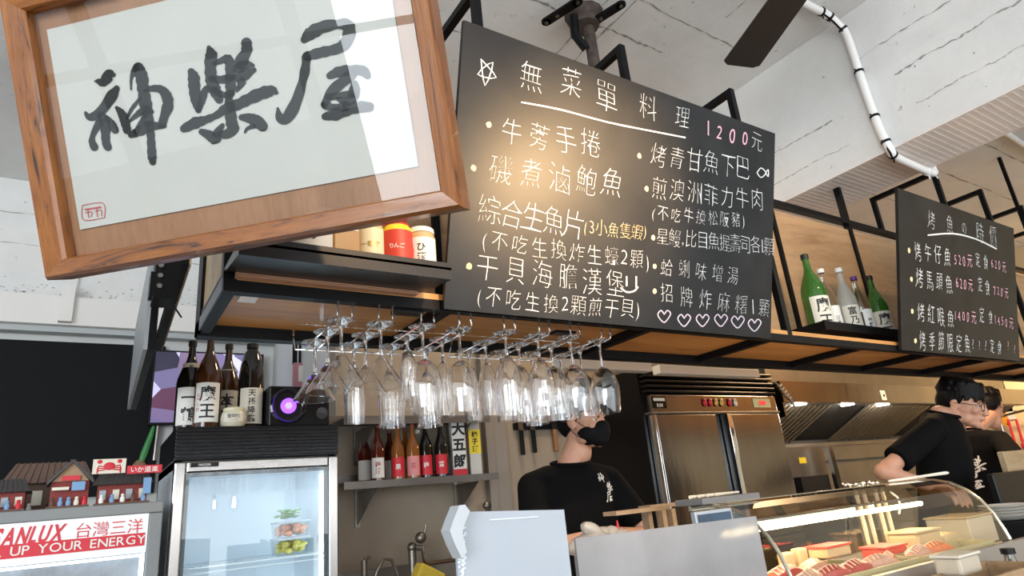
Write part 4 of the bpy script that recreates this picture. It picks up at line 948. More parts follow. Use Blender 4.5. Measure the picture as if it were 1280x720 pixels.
_, sxa, sxb = steel_shelf(zl, (430, 603), (623, 592), 'lower stainless wall shelf carrying the coloured liquor bottles')
steel_shelf(zu, (430, 527), (612, 519), 'upper stainless wall shelf just under the hanging glasses')
gk = 'liquor bottles on the lower wall shelf'
yk = yfw + .07
for px, gl_, lm, tx_, dy, lb_, hh in ((455, REDG, LABELW, None, .13, 'dark plum bottle at the back left corner of the lower wall shelf', .29), (472, REDG, LABELW, '梅酒', .02, 'dark red bottle with cream label, front left on the lower wall shelf', .29),
    (497, ORANGEG, RED, '果', .02, 'amber bottle with red label, second from left in the front row of the lower shelf', .285), (516, ORANGEG, mat('red_white_print', (.62, .22, .22), .5), '花', .0, 'amber bottle with red and white patterned label on the lower wall shelf', .29),
    (532, DARKG, RED, '梅', .02, 'dark bottle with gold neck and red label on the lower wall shelf', .30), (551, DARKG, RED, '蜜', .01, 'dark gold-necked bottle next to the tall white carton', .30),
    (487, REDG, LABELW, None, .15, 'reddish bottle in the back row behind the cream label bottle', .28), (507, ORANGEG, LABELW, None, .15, 'brownish bottle in the back row behind the amber ones', .29), (523, CLEARG, LABELW, None, .16, 'clear bottle in the back row behind the amber ones', .31)):
    bottle('liquor_bottle', lb_, at_x(px, 560, yk + dy), yk + dy, zl + .0005, 'mid', gl_, GOLD if 'gold' in lb_ else mat('red_cap', (.20, .05, .03), .4), gk, r=.036, h=hh * .96, text=tx_, labm=lm, inkm=LABELW if lm is RED else REDINK, lb=(.05, .40), tsize=.03)
def carton(px, w_, d_, h_, label, txt, body, band=None, bandm=None, yy=.05, inkm=INK, ts=.06):
    x = at_x(px, 560, yk + yy); t = thing('drink_carton', label, 'carton', (x, yk + yy, zl + .0005), rotz=-.25)
    mb = MB(); mb.box(-w_ / 2, w_ / 2, -d_ / 2, d_ / 2, 0, h_, bev=.002); mb.build('carton_body', body, t)
    if band: mb = MB(); mb.box(-w_ / 2 - .001, w_ / 2 + .001, -d_ / 2 - .0015, -d_ / 2 - .0002, band[0] * h_, band[1] * h_); mb.build('printed_band', bandm, t)
    mb = MB(); c = ((band[0] + band[1]) / 2 * h_ if len(txt) < 4 and bandm is YEL else h_ * .55); write(mb, txt, 0, c, ts, lambda a, b: (a, -d_ / 2 - .0022, b), off=.04, vertical=True, track=1.15); mb.build('carton_writing', inkm, t, fixn=False)
    return t
carton(572, .075, .07, .30, 'tall white carton with big black brush characters on the lower wall shelf', '大五郎', LABELW, (.0, .12), RED, ts=.075)
carton(592, .065, .065, .33, 'grey-white carton with a yellow band, rightmost on the lower wall shelf', '柚子酒', mat('grey_carton', (.55, .53, .49), .6), (.35, .75), YEL, yy=.07, ts=.035)
# knives
t = thing('knife_rail', 'black magnetic knife rail on the beige kitchen wall', 'knife rail'); a = P(643, 533, y=YK - .02); b = P(704, 531, y=YK - .02)
mb = MB(); mb.box(a.x, b.x, YK - .02, YK - .0012, a.z - .022, a.z + .022, bev=.003); mb.build('rail_bar', BLACKP, t)
for k, (px, l, hm, lb_) in enumerate(((652, .15, BLACKP, 'knife with a black handle, leftmost on the knife rail'), (667, .14, BLACKP, 'knife with a black handle, middle of the knife rail'), (694, .14, mat('wood_handle', (.30, .14, .05), .5), 'knife with a wooden handle beside the masked cook'))):
    x = at_x(px, 545, YK - .03); z = a.z; t = thing('kitchen_knife', lb_, 'knife', (x, YK - .03, z))
    mb = MB(); mb.prism([(-.018, 0, -.02), (.018, 0, -.03), (.018, 0, .10), (0, 0, .16), (-.018, 0, .13)], (0, .003, 0)); mb.build('blade', STEEL, t)
    mb = MB(); mb.box(-.013, .013, -.008, .010, -.025 - l, -.025, bev=.005); mb.build('handle', hm, t)
# wall tap ball knob
q = P(608, 632, y=YK - .05); mb = MB(); mb.sph(q, .022); mb.tube([q, q + Vector((.02, .01, -.10))], .01, 8); tag(mb.build('wall_tap', STEELD), 'small steel tap on the wall behind the white acrylic screen', 'tap')
# scissors / whisk near fridge
q = P(787, 478, y=YK - .06); t = thing('kitchen_scissors', 'kitchen scissors hanging left of the steel refrigerator', 'scissors', q)
mb = MB()
for s in (-1, 1): mb.tube([(s * .014 + .018 * math.cos(k * PI / 5), 0, .02 + .03 * math.sin(k * PI / 5)) for k in range(10)], .005, 6, closed=True)
mb.build('handle', BLACKP, t); mb = MB(); mb.bar((-.006, 0, -.01), (.006, 0, -.12), .003, .014, (1, 0, 0)); mb.bar((.006, .003, -.01), (-.004, .003, -.12), .003, .014, (1, 0, 0)); mb.build('blade', STEEL, t)
mb = MB(); mb.sph((.0, 0, .085), (.022, .012, .022), n=12, m=8); mb.build('hook', mat('copper_hook', (.6, .3, .15), .3, 1), t)
# thermostat and phone holder
q = P(796, 537, y=YK - .045); t = thing('wall_controller', 'white controller with a dark display on the grey kitchen wall', 'controller', q)
mb = MB(); mb.box(-.04, .04, 0, .024, -.045, .045, bev=.006); mb.build('housing', WHITE, t); mb = MB(); mb.box(-.026, .026, -.002, 0, -.008, .032); mb.build('display', BLACKP, t)
q = P(800, 560, y=YK - .05); t = thing('paper_holder', 'white wall holder below the controller', 'holder', q)
mb = MB(); mb.box(-.04, .04, 0, .03, -.075, .0, bev=.004); mb.lathe([(.036, 0), (.036, .02), (0, .021)], (0, .02, .02), 20, RX); mb.build('holder_body', WHITE, t)
mb = MB(); mb.prism([(-.02, -.003, .0), (.02, -.003, .0), (.02, -.003, .03), (-.005, -.003, .02)], (0, .003, 0)); mb.build('slot', STEELD, t)
# sink and faucets
ys = 3.0; zsk = P(500, 707, y=YK - .02).z
t = thing('sink_unit', 'stainless sink with splashback behind the display fridge', 'sink', (0, 0, 0))
xa, xb = P(422, 712, y=YK - .02).x - .1, P(640, 700, y=YK - .02).x + .5
mb = MB(); mb.box(xa + .05, xb, YK - .03, YK - .002, .85, zsk); mb.build('splashback', STEELD, t)
mb = MB(); mb.box(xa + .05, xb, 2.85, YK - .031, .80, .86); mb.build('basin_top', STEELD, t)
def faucet(label, px, py, kind):
    q = P(px, py, y=3.2); t = thing('faucet', label, 'faucet', (q.x, 3.2, .86))
    h = q.z - .86
    if kind == 0:
        mb = MB(); mb.tube([(0, 0, 0), (0, 0, h)], .016, 10); mb.tube([(0, 0, h), (.03, 0, h + .012)], .008, 8); mb.build('tap_body', STEELD, t)
        mb = MB(); mb.tube([(.035, 0, 0), (.035, 0, h * .5), (.06, 0, h * .8), (.10, 0, h * .98), (.14, 0, h * .95), (.17, 0, h * .72)], .008, 8); mb.build('spout', STEELD, t)
    else:
        mb = MB(); mb.tube([(0, 0, 0), (0, 0, h)], .020, 10); mb.sph((0, 0, h), .024); mb.sph((.04, -.02, h + .04), .028); mb.tube([(0, 0, h), (.05, -.02, h - .01)], .014, 8); mb.build('tap_body', STEELD, t)
        mb = MB(); mb.tube([(.045, -.02, h + .04), (.065, -.02, h + .07), (.07, -.02, h + .10)], .007, 8); mb.build('lever', STEELD, t)
        mb = MB(); mb.tube([(.05, -.02, h), (.055, -.02, h - .07), (.07, -.02, h - .085), (.30, -.02, h - .085)], .010, 8); mb.build('spout', STEEL, t)
faucet('low faucet with a curved spout just right of the display fridge', 455, 700, 0); faucet('taller faucet with a straight swivel spout in front of the kitchen wall', 515, 684, 1)
q = P(536, 718, y=3.05); mb = MB(); mb.box(-.07, .07, -.04, .04, -.05, .03, Matrix.Translation(q) @ Matrix.Rotation(.5, 4, 'Y'), bev=.01); tag(mb.build('sponge', mat('yellow_sponge', (.50, .36, .04), .9, bump=.5, bscale=80)), 'yellow sponge standing by the sink tap', 'sponge')

# ================================================================= STEEL REFRIGERATOR
YR = 2.75
rx0, rx1 = P(817, 515, y=YR).x, P(973, 515, y=YR).x
rz = ZR(.163 * YR); rzh = ZR(.205 * YR); rzt = ZR(.262 * YR)
RF = thing('steel_refrigerator', 'tall two-column stainless refrigerator with black louvred top', 'fridge', (rx0, YR, 0)); RW = rx1 - rx0
mb = MB(); mb.box(-.03, RW + .02, .06, .64, .1, rzt); mb.build('cabinet', BLACKP, RF)
mb = MB(); mb.box(.012, .44 * RW + .02, 0, .055, 1.03, rz - .012, bev=.006); mb.build('door', STEEL, RF)
mb = MB(); mb.box(.58 * RW, RW, 0, .055, 1.03, rz - .012, bev=.006); mb.build('door', STEEL, RF)
mb = MB(); mb.box(.012, .44 * RW + .02, 0, .055, .2, 1.02, bev=.006); mb.build('door', STEEL, RF)
mb = MB(); mb.box(.58 * RW, RW, 0, .055, .2, 1.02, bev=.006); mb.build('door', STEEL, RF)
mb = MB(); mb.box(.545 * RW, .575 * RW, -.004, .055, .2, rz - .012, bev=.003); mb.box(-.004, .010, -.004, .055, .2, rz - .012, bev=.002); mb.build('door_handle', CHROME, RF)
mb = MB(); mb.box(0, RW, .004, .059, rz + .004, rzh - .01, bev=.004); HD = mb.build('control_panel', STEEL, RF)
mb = MB(); mb.box(-.02, RW + .01, -.004, .059, rz - .010, rz + .003, bev=.002); mb.build('header_strip', STEELD, RF)
for k in range(5):
    z = rzh + k * (rzt - rzh) / 5; mb = MB(); mb.box(-.02, RW + .01, -.002 + .0 * k, .058, z + .002, z + (rzt - rzh) / 5 * .55, bev=.004); mb.build('louvre', mat('black_louvre2', (.005, .005, .006), .3, spec=.3), RF)
zhm = (rz + rzh) / 2; xl_ = lambda px: P(px, 500, y=YR).x - rx0
mb = MB(); mb.box(xl_(815), xl_(832), -.001, .0035, zhm - .035, zhm + .035); bd = mb.build('badge', BLACKP, HD)
mb = MB(); write(mb, 'RIM', (xl_(815) + xl_(832)) / 2, zhm - .018, .03, lambda a, b: (a, -.002, b), off=.02); mb.box(xl_(815) + .01, xl_(832) - .01, -.003, -.0015, zhm + .008, zhm + .026); mb.build('badge_writing', LABELW, bd, fixn=False)
mb = MB(); mb.box(xl_(941), xl_(962), 0, .0035, zhm - .030, zhm + .030); dp = mb.build('thermometer_panel', mat('pale_green_sticker', (.50, .55, .32), .5), HD)
mb = MB(); mb.box(xl_(948), xl_(956), -.003, -.001, zhm - .013, zhm + .013); mb.build('red_display', mat('red_led', (.4, .02, .03), .4, emit=(1, .05, .05), es=.8), dp)
for k, (px, m_c) in enumerate(((880, RED), (887, RED), (894, GOLD), (901, GOLD), (911, RED), (918, LABELW))):
    x = xl_(px) + rx0; t = thing('fridge_magnet', ('red fridge magnet at the left end of the row', 'red cat-shaped magnet second in the row', 'gold magnet third in the row', 'gold and white magnet fourth in the row', 'red magnet fifth in the row', 'small white magnet at the right end of the row')[k] + ' on the steel refrigerator header', 'magnet', (x, YR + .002, zhm), group='magnets on the steel refrigerator')
    mb = MB(); mb.sph((0, -.006, -.004), (.018, .006, .020), n=12, m=8); mb.sph((0, -.008, .018), (.013, .006, .011), n=10, m=6); mb.build('magnet_body', m_c, t)
    mb = MB(); mb.sph((0, -.014, .018), (.006, .002, .004), n=8, m=5); mb.build('face_patch', LABELW if m_c is not LABELW else RED, t)

# white lamp casing strips under the canopy back
t5 = thing('lamp_casing', 'long white fluorescent lamp casing over the refrigerator', 'lamp casing')
for (pa, pb) in (((700, 452), (815, 458)), ((825, 460), (950, 470))):
    a = P(*pa, y=2.5); b = P(*pb, y=2.5); mb = MB(); mb.box(a.x, b.x, 2.5, 2.56, a.z - .03, a.z + .02, bev=.003); mb.build('casing_section', mat('white_casing', (.85, .85, .82), .4), t5)
    mb = MB(); xm = (a.x + b.x) / 2; mb.tube([(xm, 2.53, a.z + .02), (xm, 2.53, zc)], .004, 6); mb.build('hanger_rod', BLACK, t5)

# ================================================================= HOOD AND COOKING LINE
YH = 2.78
hx0, hx1 = P(975, 480, y=YH).x, 8.3
hz1, hz0 = ZR(.237 * YH), ZR(.187 * YH)
HO = thing('extractor_hood', 'long stainless extractor hood with slanted baffle filters and lamps', 'hood')
mb = MB(); mb.box(hx0, hx1, YH, YH + .012, hz0, hz1); mb.box(hx0, hx1, YH, YK - .002, hz1, hz1 + .012); mb.box(hx0, hx0 + .01, YH + .013, YK - .003, hz0 - .1, hz1 - .001); mb.build('canopy', STEEL, HO)
mb = MB(); mb.box(hx0 + .02, hx1, YH + .013, YH + .10, hz0 - .004, hz0 + .02); mb.build('light_shelf', STEELD, HO)
for k, px in enumerate((1000, 1060, 1104)):
    x = P(px, 505, y=YH + .05).x; mb = MB(); mb.lathe([(.05, 0), (.05, .006), (0, .007)], (x, YH + .055, hz0 - .011), 20, Matrix.Scale(1, 3)); mb.build('hood_lamp', mat('hood_lamp_glow', (1, 1, 1), .5, emit=(1, .96, .9), es=14), HO)
    l = bpy.data.lights.new('hood_light', 'POINT'); l.energy = 2.2; l.color = (1, .9, .75); l.shadow_soft_size = .04; lo = bpy.data.objects.new('hood_light', l); COL.objects.link(lo); lo.location = (x, YH + .06, hz0 - .05)
yA, zA, yB_, zB_ = YH + .10, hz0, YK - .08, ZR(.085 * (YK - .08))
mb = MB(); mb.box(hx0 + .01, hx1, yB_, YK - .003, zB_ - .16, zB_ - .02); mb.box(hx0 + .01, hx1, yB_ - .02, yB_, zB_ - .04, zB_ - .01); mb.build('grease_channel', STEELD, HO)
mb = MB(); mb.prism([(hx0 + .01, yA, zA + .02), (hx0 + .01, yB_, zB_ + .02), (hx0 + .01, yB_ + .01, zB_ + .04), (hx0 + .01, yA + .01, zA + .04)], (hx1 - hx0 - .02, 0, 0)); mb.build('filter_back', mat('filter_back_black', (.006, .006, .006), .6), HO)  # plain black sheet behind the baffles
nb = 0
bafm = mat('baffle_steel', (.75, .66, .54), .35, 1)
pw_ = .062
x = hx0 + .05; cnt = 0
while x < hx1 - .05:
    gap = ((x - hx0) % 1.55) > .78 and ((x - hx0) % 1.55) < 1.25
    if not gap:
        mb = MB(); mb.bar((x, yA + .003, zA - .0), (x, yB_ - .0, zB_ + .006), .026, .012, (0, 0, 1)); mb.build('baffle', bafm, HO)
    x += pw_
q = P(1105, 495, y=YH - .01); t = thing('socket_plate', 'small white switch plate on the hood front', 'switch', q); mb = MB(); mb.box(-.035, .035, -.0, .009, -.035, .045, bev=.003); mb.build('plate', WHITE, t); mb = MB(); mb.box(-.01, .01, -.003, 0, -.005, .015); mb.build('switch', BLACKP, t)
part_ = MB(); part_.box(hx0 + .1, hx1, 2.95, YK - .003, hz1 + .0125, hz1 + .5); part_.build('duct_box', STEELD, HO)
# duct bits / cables right of refrigerator top
t = thing('cable_bundle', 'bundle of dark and shiny cables between refrigerator top and hood', 'cable'); mb = MB()
for k in range(5): q = P(968 + k * 3, 478 + k * 4, y=2.72); mb.tube([q, q + Vector((.05, .0, -.03)), q + Vector((.10, .02, -.01)), q + Vector((.12, .02, -.08))], .008, 6)
mb.build('cable', STEELD, t)
# small oven left of the pass
yo = 2.85; a = P(985, 560, y=yo); b = P(1015, 560, y=yo)
t = thing('salamander_grill', 'stainless grill box with dark opening beside the refrigerator', 'grill')
mb = MB(); x0, x1 = P(984, 570, y=yo).x, P(1020, 570, y=yo).x
mb.box(x0, x1 + .1, yo, yo + .35, ZR(.0), ZR(.075 * yo)); mb.build('grill_body', STEELD, t)
mb = MB(); mb.box(x0 + .01, x1 - .0, yo - .06, yo - .002, ZR(-.11), ZR(.01)); mb.build('opening', mat('grill_mouth_black', (.005, .005, .005), .7), t)  # plain black block at the mouth of the grill
mb = MB(); mb.box(x0 + .12, x0 + .2, yo - .004, yo - .001, ZR(.10), ZR(.14)); mb.build('sticker', YEL, t)
mb = MB(); mb.bar((x1 + .05, yo - .08, ZR(.2)), (x1 + .1, yo - .08, .001), .05, .03); mb.build('side_post', STEEL, t)
t = thing('cooking_range', 'stainless cooking range under the extractor hood', 'range')
mb = MB(); mb.box(x1 + .2, 8.2, 2.75, YK - .002, .1, ZR(-.18)); mb.box(x1 + .2, 8.2, YK - .06, YK - .003, ZR(-.18), ZR(.10)); mb.build('range_body', STEELD, t)
q = P(1060, 598, y=2.8)
t = thing('foil_tray', 'steel tray of crumpled foil pieces behind the sushi case', 'tray', (q.x + .22, 2.88, ZR(-.178)))
mb = MB(); mb.box(-.22, .22, -.1, .12, 0, .07, bev=.01); mb.build('tray_body', STEEL, t)
mb = MB(); random.seed(9)
for k in range(24): mb.sph((random.uniform(-.2, .2), random.uniform(-.08, .1), .08 + random.uniform(0, .03)), (.03, .02, .015), Matrix.Rotation(random.uniform(0, 3), 3, 'Z'), n=7, m=5)
o = mb.build('foil_pieces', mat('crumpled_foil', (.7, .66, .6), .25, 1), t); o['kind'] = 'stuff'
# right kitchen wall bits
t = thing('utensil_rail', 'rail with hanging utensils on the lit cream wall at far right', 'rail'); a = P(1235, 525, x=8.9); b = P(1279, 516, x=8.9)
ax_ = 8.85
aa = P(1237, 524, x=ax_); bb = P(1285, 512, x=ax_); mb = MB(); mb.tube([aa, bb + (bb - aa)], .012, 8); mb.build('rail_bar', STEEL, t)
for k, (px, cm_) in enumerate(((1250, STEEL), (1260, RED), (1270, RED), (1280, LABELW))):
    q = P(px, 524, x=ax_ - .03); o = MB(); o.tube([q, q + Vector((0, .01, -.25))], [.012, .016], 8); o.sph(q + Vector((0, .01, -.3)), (.02, .026, .05)); ob = o.build('kitchen_utensil', cm_)
    tag(ob, ('steel ladle, first from the left on the far right utensil rail', 'red-handled utensil, second on the far right rail', 'red utensil, third on the far right rail', 'white utensil at the right frame edge on the far rail')[k], 'utensil', 'utensils on the far right rail')
for k, (px, py, w_, h_, c) in enumerate(((1240, 500, .35, .5, LABELW), (1268, 488, .5, .45, mat('cream_paper', (.8, .68, .45), .6)))):
    q = P(px, py, x=8.99); mb = MB(); mb.box(q.x - .006, q.x, q.y - w_ / 2, q.y + w_ / 2, q.z - h_ / 2, q.z + h_ / 2); tag(mb.build('wall_poster', c), ('pale sheet pinned to the far right wall beside the young cook\'s head', 'large cream sheet on the far right wall')[k], 'poster')
mb = MB(); q = P(1249, 520, x=8.9); mb.box(q.x - .05, q.x, q.y - .08, q.y + .08, q.z - .12, q.z + .10); tag(mb.build('spice_box', mat('orange_pack', (.75, .32, .04), .5)), 'orange packet hanging on the far right wall', 'packet')

# ================================================================= BAR COUNTER AND SUSHI CASE
cz = ZR(-.42)
t = thing('bar_counter', 'bar counter carrying the sushi case and acrylic screens', 'counter')
mb = MB(); mb.box(.15, 7.0, .62, 1.62, cz - .05, cz, bev=.004); mb.build('worktop', wood('counter_wood', (.38, .22, .11), (.32, .18, .09), (.22, .12, .06), 0, 4), t)
mb = MB(); mb.box(.2, 6.9, .80, 1.5, 0, cz - .051); mb.build('front', MATTEK, t)
SX0, SX1 = 1.545, 2.80; y0f, y1b = 1.125, 1.40; zb0 = ZR(-.272); ztop = ZR(-.050)
CASE = thing('sushi_case', 'curved glass sushi display case with a warm light tube on the bar', 'display case')
mb = MB(); mb.box(SX0 - .02, SX1 + .02, y0f - .03, y1b + .06, cz + .0005, zb0 - .03); mb.box(SX0 - .02, SX1 + .35, y0f - .03, y0f - .008, zb0 - .03, zb0); mb.box(SX0 - .02, SX1 + .02, y1b + .04, y1b + .06, zb0 - .03, zb0 - .0); mb.build('case_base', mat('case_grey_metal', (.42, .39, .35), .35, .5), CASE)
def arc(x, o=0):
    R0 = [(y1b + .03, ztop - .002), (y1b - .03, ztop + .001), (y1b - .08, ztop - .004), (y1b - .13, ztop - .018), (y1b - .175, ztop - .045), (y1b - .215, ztop - .085), (y1b - .245, ztop - .135), (y1b - .262, ztop - .19), (y0f + .005, zb0)]
    return [Vector((x, y, z)) for y, z in R0]
A, B = arc(SX0), arc(SX1); n = len(A)
A2 = [v + Vector((0, .004, -.004)) for v in A]; B2 = [v + Vector((0, .004, -.004)) for v in B]
mb = MB(); mb.add(A + B, [(i, i + 1, i + 1 + n, i + n) for i in range(n - 1)], True); mb.build('curved_glass', thin_glass('case_glass', (.96, .97, .95), 1.5, 2.0), CASE, fixn=False)
for x, nm in ((SX0, 'end_trim'), (SX1, 'end_trim')): mb = MB(); mb.tube(arc(x), .0055, 8); mb.build(nm, mat('champagne_trim', (.55, .50, .38), .25, .9), CASE)
for x in (SX0, SX1):
    mb = MB(); pts = arc(x); mb.add(pts + [Vector((x, y1b + .04, zb0))], [tuple(range(n + 1))]); mb.build('end_glass', thin_glass('case_glass', (1, 1, 1)), CASE, fixn=False)
mb = MB(); mb.box(SX0, SX1, y1b + .032, y1b + .045, ztop - .012, ztop + .002); mb.build('top_rail', mat('champagne_trim', (1, 1, 1)), CASE)
mb = MB(); mb.box(SX0, SX1 - .2, y1b - .035, y1b + .02, ztop - .062, ztop - .055); mb.build('lamp_shelf', STEEL, CASE)
ta = P(930, 660, y=y1b - .04); tb = P(1150, 632, y=y1b - .04); zt5 = (ta.z + tb.z) / 2
mb = MB(); mb.tube([(SX0 + .03, y1b - .045, zt5), (tb.x, y1b - .045, zt5)], .008, 10); mb.build('light_tube', mat('warm_tube_glow', (1, .9, .6), .5, emit=(1, .80, .46), es=20), CASE)
l = bpy.data.lights.new('case_light', 'AREA'); l.shape = 'RECTANGLE'; l.size = 1.2; l.size_y = .02; l.energy = 1.5; l.color = (1, .80, .50); lo = bpy.data.objects.new('case_light', l); COL.objects.link(lo); lo.location = ((SX0 + SX1) / 2, y1b - .05, zt5 - .014)
mb = MB(); mb.box(SX0 + .01, SX1 - .01, y1b + .038, y1b + .042, zb0, ztop - .014); mb.build('sliding_door', thin_glass('door_glass', (.85, .85, .82), 1.5, 2.5), CASE)
for x in (2.42, 2.47, 2.55, 2.60): mb = MB(); mb.box(x, x + .012, y1b + .028, y1b + .037, zb0, ztop - .014); mb.build('door_stile', mat('cream_stile', (.65, .52, .33), .4), CASE)
mb = MB(); mb.tube([(2.60, y1b, ztop - .03), (2.64, y1b, ztop - .05), (2.645, y1b, ztop - .08), (2.62, y1b, ztop - .11)], .004, 6); mb.build('lamp_cable', LABELW, CASE)
mb = MB(); mb.box(SX0 + .01, SX1 - .01, y0f + .01, y1b + .03, zb0 - .029, zb0 - .024); mb.build('case_floor', STEEL, CASE)
# food trays inside
TRM = mat('cream_tray', (.46, .38, .20), .4)
def tray(label, x0, x1, y0, y1, fillf):
    t = thing('food_tray', label, 'tray', ((x0 + x1) / 2, (y0 + y1) / 2, zb0 - .0238), group='trays in the sushi case'); w_, d_ = (x1 - x0) / 2, (y1 - y0) / 2
    mb = MB(); mb.box(-w_, w_, -d_, d_, 0, .003); mb.box(-w_, w_, -d_, -d_ + .006, .003, .034); mb.box(-w_, w_, d_ - .006, d_, .003, .034); mb.box(-w_, -w_ + .006, -d_ + .006, d_ - .006, .003, .034); mb.box(w_ - .006, w_, -d_ + .006, d_ - .006, .003, .034); mb.build('tray_body', TRM, t)
    return t
def fillet(x, y, z, l, wd, rot, m, stripe, label):
    t = thing('fish_fillet', label, 'fish', (x, y, z), rot, group='fish pieces in the sushi case')
    mb = MB(); pr = []
    for i in range(11):
        f = i / 10; ww = wd * math.sin(PI * (.12 + .8 * f)) ** .6; xx = (f - .5) * l; hh = .014 + .026 * math.sin(PI * f)
        pr.append([(xx, -ww / 2, 0), (xx, -ww / 2 * .8, hh * .7), (xx, 0, hh), (xx, ww / 2 * .8, hh * .7), (xx, ww / 2, 0)])
    vs = [p for r_ in pr for p in r_]; mb.add(vs, [(i * 5 + j, i * 5 + j + 1, (i + 1) * 5 + j + 1, (i + 1) * 5 + j) for i in range(10) for j in range(4)] + [tuple(range(4, -1, -1)), tuple(range(50, 55))], True); mb.build('flesh', m, t)
    for k in range(7): f = .15 + k * .11; xx = (f - .5) * l; mb = MB(); hh = .014 + .026 * math.sin(PI * f); mb.tube([(xx - .012, -wd * .33, hh * .72), (xx, 0, hh + .0005), (xx - .012, wd * .33, hh * .72)], .0016, 5); mb.build('fat_line', stripe, t)
    return t
SAL = mat('salmon_flesh', (.70, .16, .04), .35, var=.2, scale=40); TUN = mat('tuna_flesh', (.46, .05, .045), .35, var=.25, scale=40); PAL = mat('pale_fish', (.66, .34, .24), .35, var=.2, scale=40); FAT = mat('fat_white', (.82, .68, .54), .4)
tray('long cream tray along the front of the sushi case', 1.60, 2.18, 1.14, 1.25, None)
tray('cream tray behind the front one in the sushi case', 1.60, 2.10, 1.27, 1.40, None)
tray('cream tray at the right end of the sushi case', 2.22, 2.70, 1.14, 1.26, None)
zf = zb0 - .020
specs = [(1.70, 1.195, .16, .06, .2, PAL, 'pale fillet, leftmost in the front tray'), (1.80, 1.19, .15, .06, -.1, TUN, 'red fillet beside the pale one in the front tray'), (1.92, 1.195, .17, .07, .1, TUN, 'large red fillet in the middle of the front tray'), (2.05, 1.195, .15, .06, -.2, PAL, 'pale striped fillet right of the large red one'), (2.12, 1.20, .1, .05, .4, SAL, 'orange salmon piece at the right end of the front tray'),
         (1.67, 1.335, .13, .07, .3, SAL, 'salmon piece at the left of the back tray'), (1.79, 1.335, .14, .07, 0, TUN, 'dark red piece in the middle of the back tray'), (1.93, 1.335, .14, .06, .1, PAL, 'pale piece at the right of the back tray'), (2.30, 1.20, .14, .06, .1, PAL, 'pale piece at the left of the right-end tray'), (2.42, 1.20, .13, .06, -.2, SAL, 'orange piece in the middle of the right-end tray')]
for x, y, l_, wd, ro, m_2, lb_ in specs: fillet(x, y, zf + .016, l_ * 1.1, wd, ro, m_2, FAT, lb_)
random.seed(12); mb = MB()
for k in range(120):
    x = random.uniform(1.62, 2.16); y = random.uniform(1.15, 1.24); z = zf + random.uniform(.006, .026); a = random.uniform(0, PI); d = Vector((math.cos(a), math.sin(a) * .4, random.uniform(-.2, .3))) * .018; mb.tube([Vector((x, y, z)) - d, Vector((x, y, z)), Vector((x, y, z + .003)) + d], .0015, 4)
o = mb.build('shredded_radish', mat('radish_white', (.85, .74, .58), .4)); tag(o, 'loose shredded radish garnish over the front fish tray', 'garnish'); o['kind'] = 'stuff'
def block(name, label, cat, x, y, z, w_, d_, h_, m, rot=0, bev=.006, lid=None):
    t = thing(name, label, cat, (x, y, z), rot); mb = MB(); mb.box(-w_ / 2, w_ / 2, -d_ / 2, d_ / 2, 0, h_, bev=bev); mb.build('body', m, t)
    if lid: mb = MB(); mb.box(-w_ / 2 - .004, w_ / 2 + .004, -d_ / 2 - .004, d_ / 2 + .004, h_ + .0005, h_ + .008, bev=.002); mb.build('lid', lid, t)
    return t
REDP = mat('red_plastic', (.75, .08, .05), .35)
CREAMP = mat('cream_plastic', (.60, .42, .22), .35)
block('food_tub', 'red rimmed tub in the middle of the sushi case', 'food tub', 2.03, 1.335 + .0, zf + .05, .13, .07, .028, CREAMP, 0, .005, REDP)
block('food_tub', 'red tub right of the middle one in the sushi case', 'food tub', 2.30, 1.31, zf - .003, .13, .09, .05, REDP, 0, .006, REDP)
block('tofu_block', 'pale block of wrapped food at the left back of the sushi case', 'food', 1.86, 1.375, zf + .03, .05, .03, .05, CREAMP)
block('tofu_block', 'pale block of wrapped food next to the first at the back of the sushi case', 'food', 1.93, 1.375, zf + .03, .05, .03, .055, CREAMP)
block('food_box', 'large cream box at the right end inside the sushi case', 'food box', 2.55, 1.33, zf - .003, .17, .11, .075, CREAMP, 0, .012, CREAMP)
block('food_box', 'small cream box beside the large one at the right end of the case', 'food box', 2.715, 1.33, zf - .003, .11, .1, .055, CREAMP, 0, .012)
# containers behind the case on right
for k in range(2): block('storage_tub', ('clear tub with pale food, bottom of the stack behind the case', 'clear tub in the middle of the stack behind the case', 'clear tub on top of the stack behind the case')[k], 'food tub', 3.02, 1.38, cz + .001 + k * .112, .22, .16, .10, mat('milky_tub', (.75, .60, .42), .35, trans=.2), .0, .006, CREAMP)
t = None
for k in range(5):
    mb = MB(); q = P(1262, 657, y=1.35); mb.lathe([(0, 0), (.06, 0), (.095, .014), (.09, .014), (.055, .004), (0, .004)], n=28)
    o = mb.build('plate', LABELW); o.location = (q.x, 1.35, ZR(-.42) + .0015 + .17 + k * .012); tag(o, ('lowest', 'second lowest', 'middle', 'second highest', 'topmost')[k] + ' plate in the small stack right of the sushi case', 'plate', 'stacked plates right of the case')
block('plate_stand', 'low dark stand under the stacked plates right of the case', 'stand', P(1262, 657, y=1.35).x, 1.35, cz + .0005, .2, .2, .168, MATTEK)
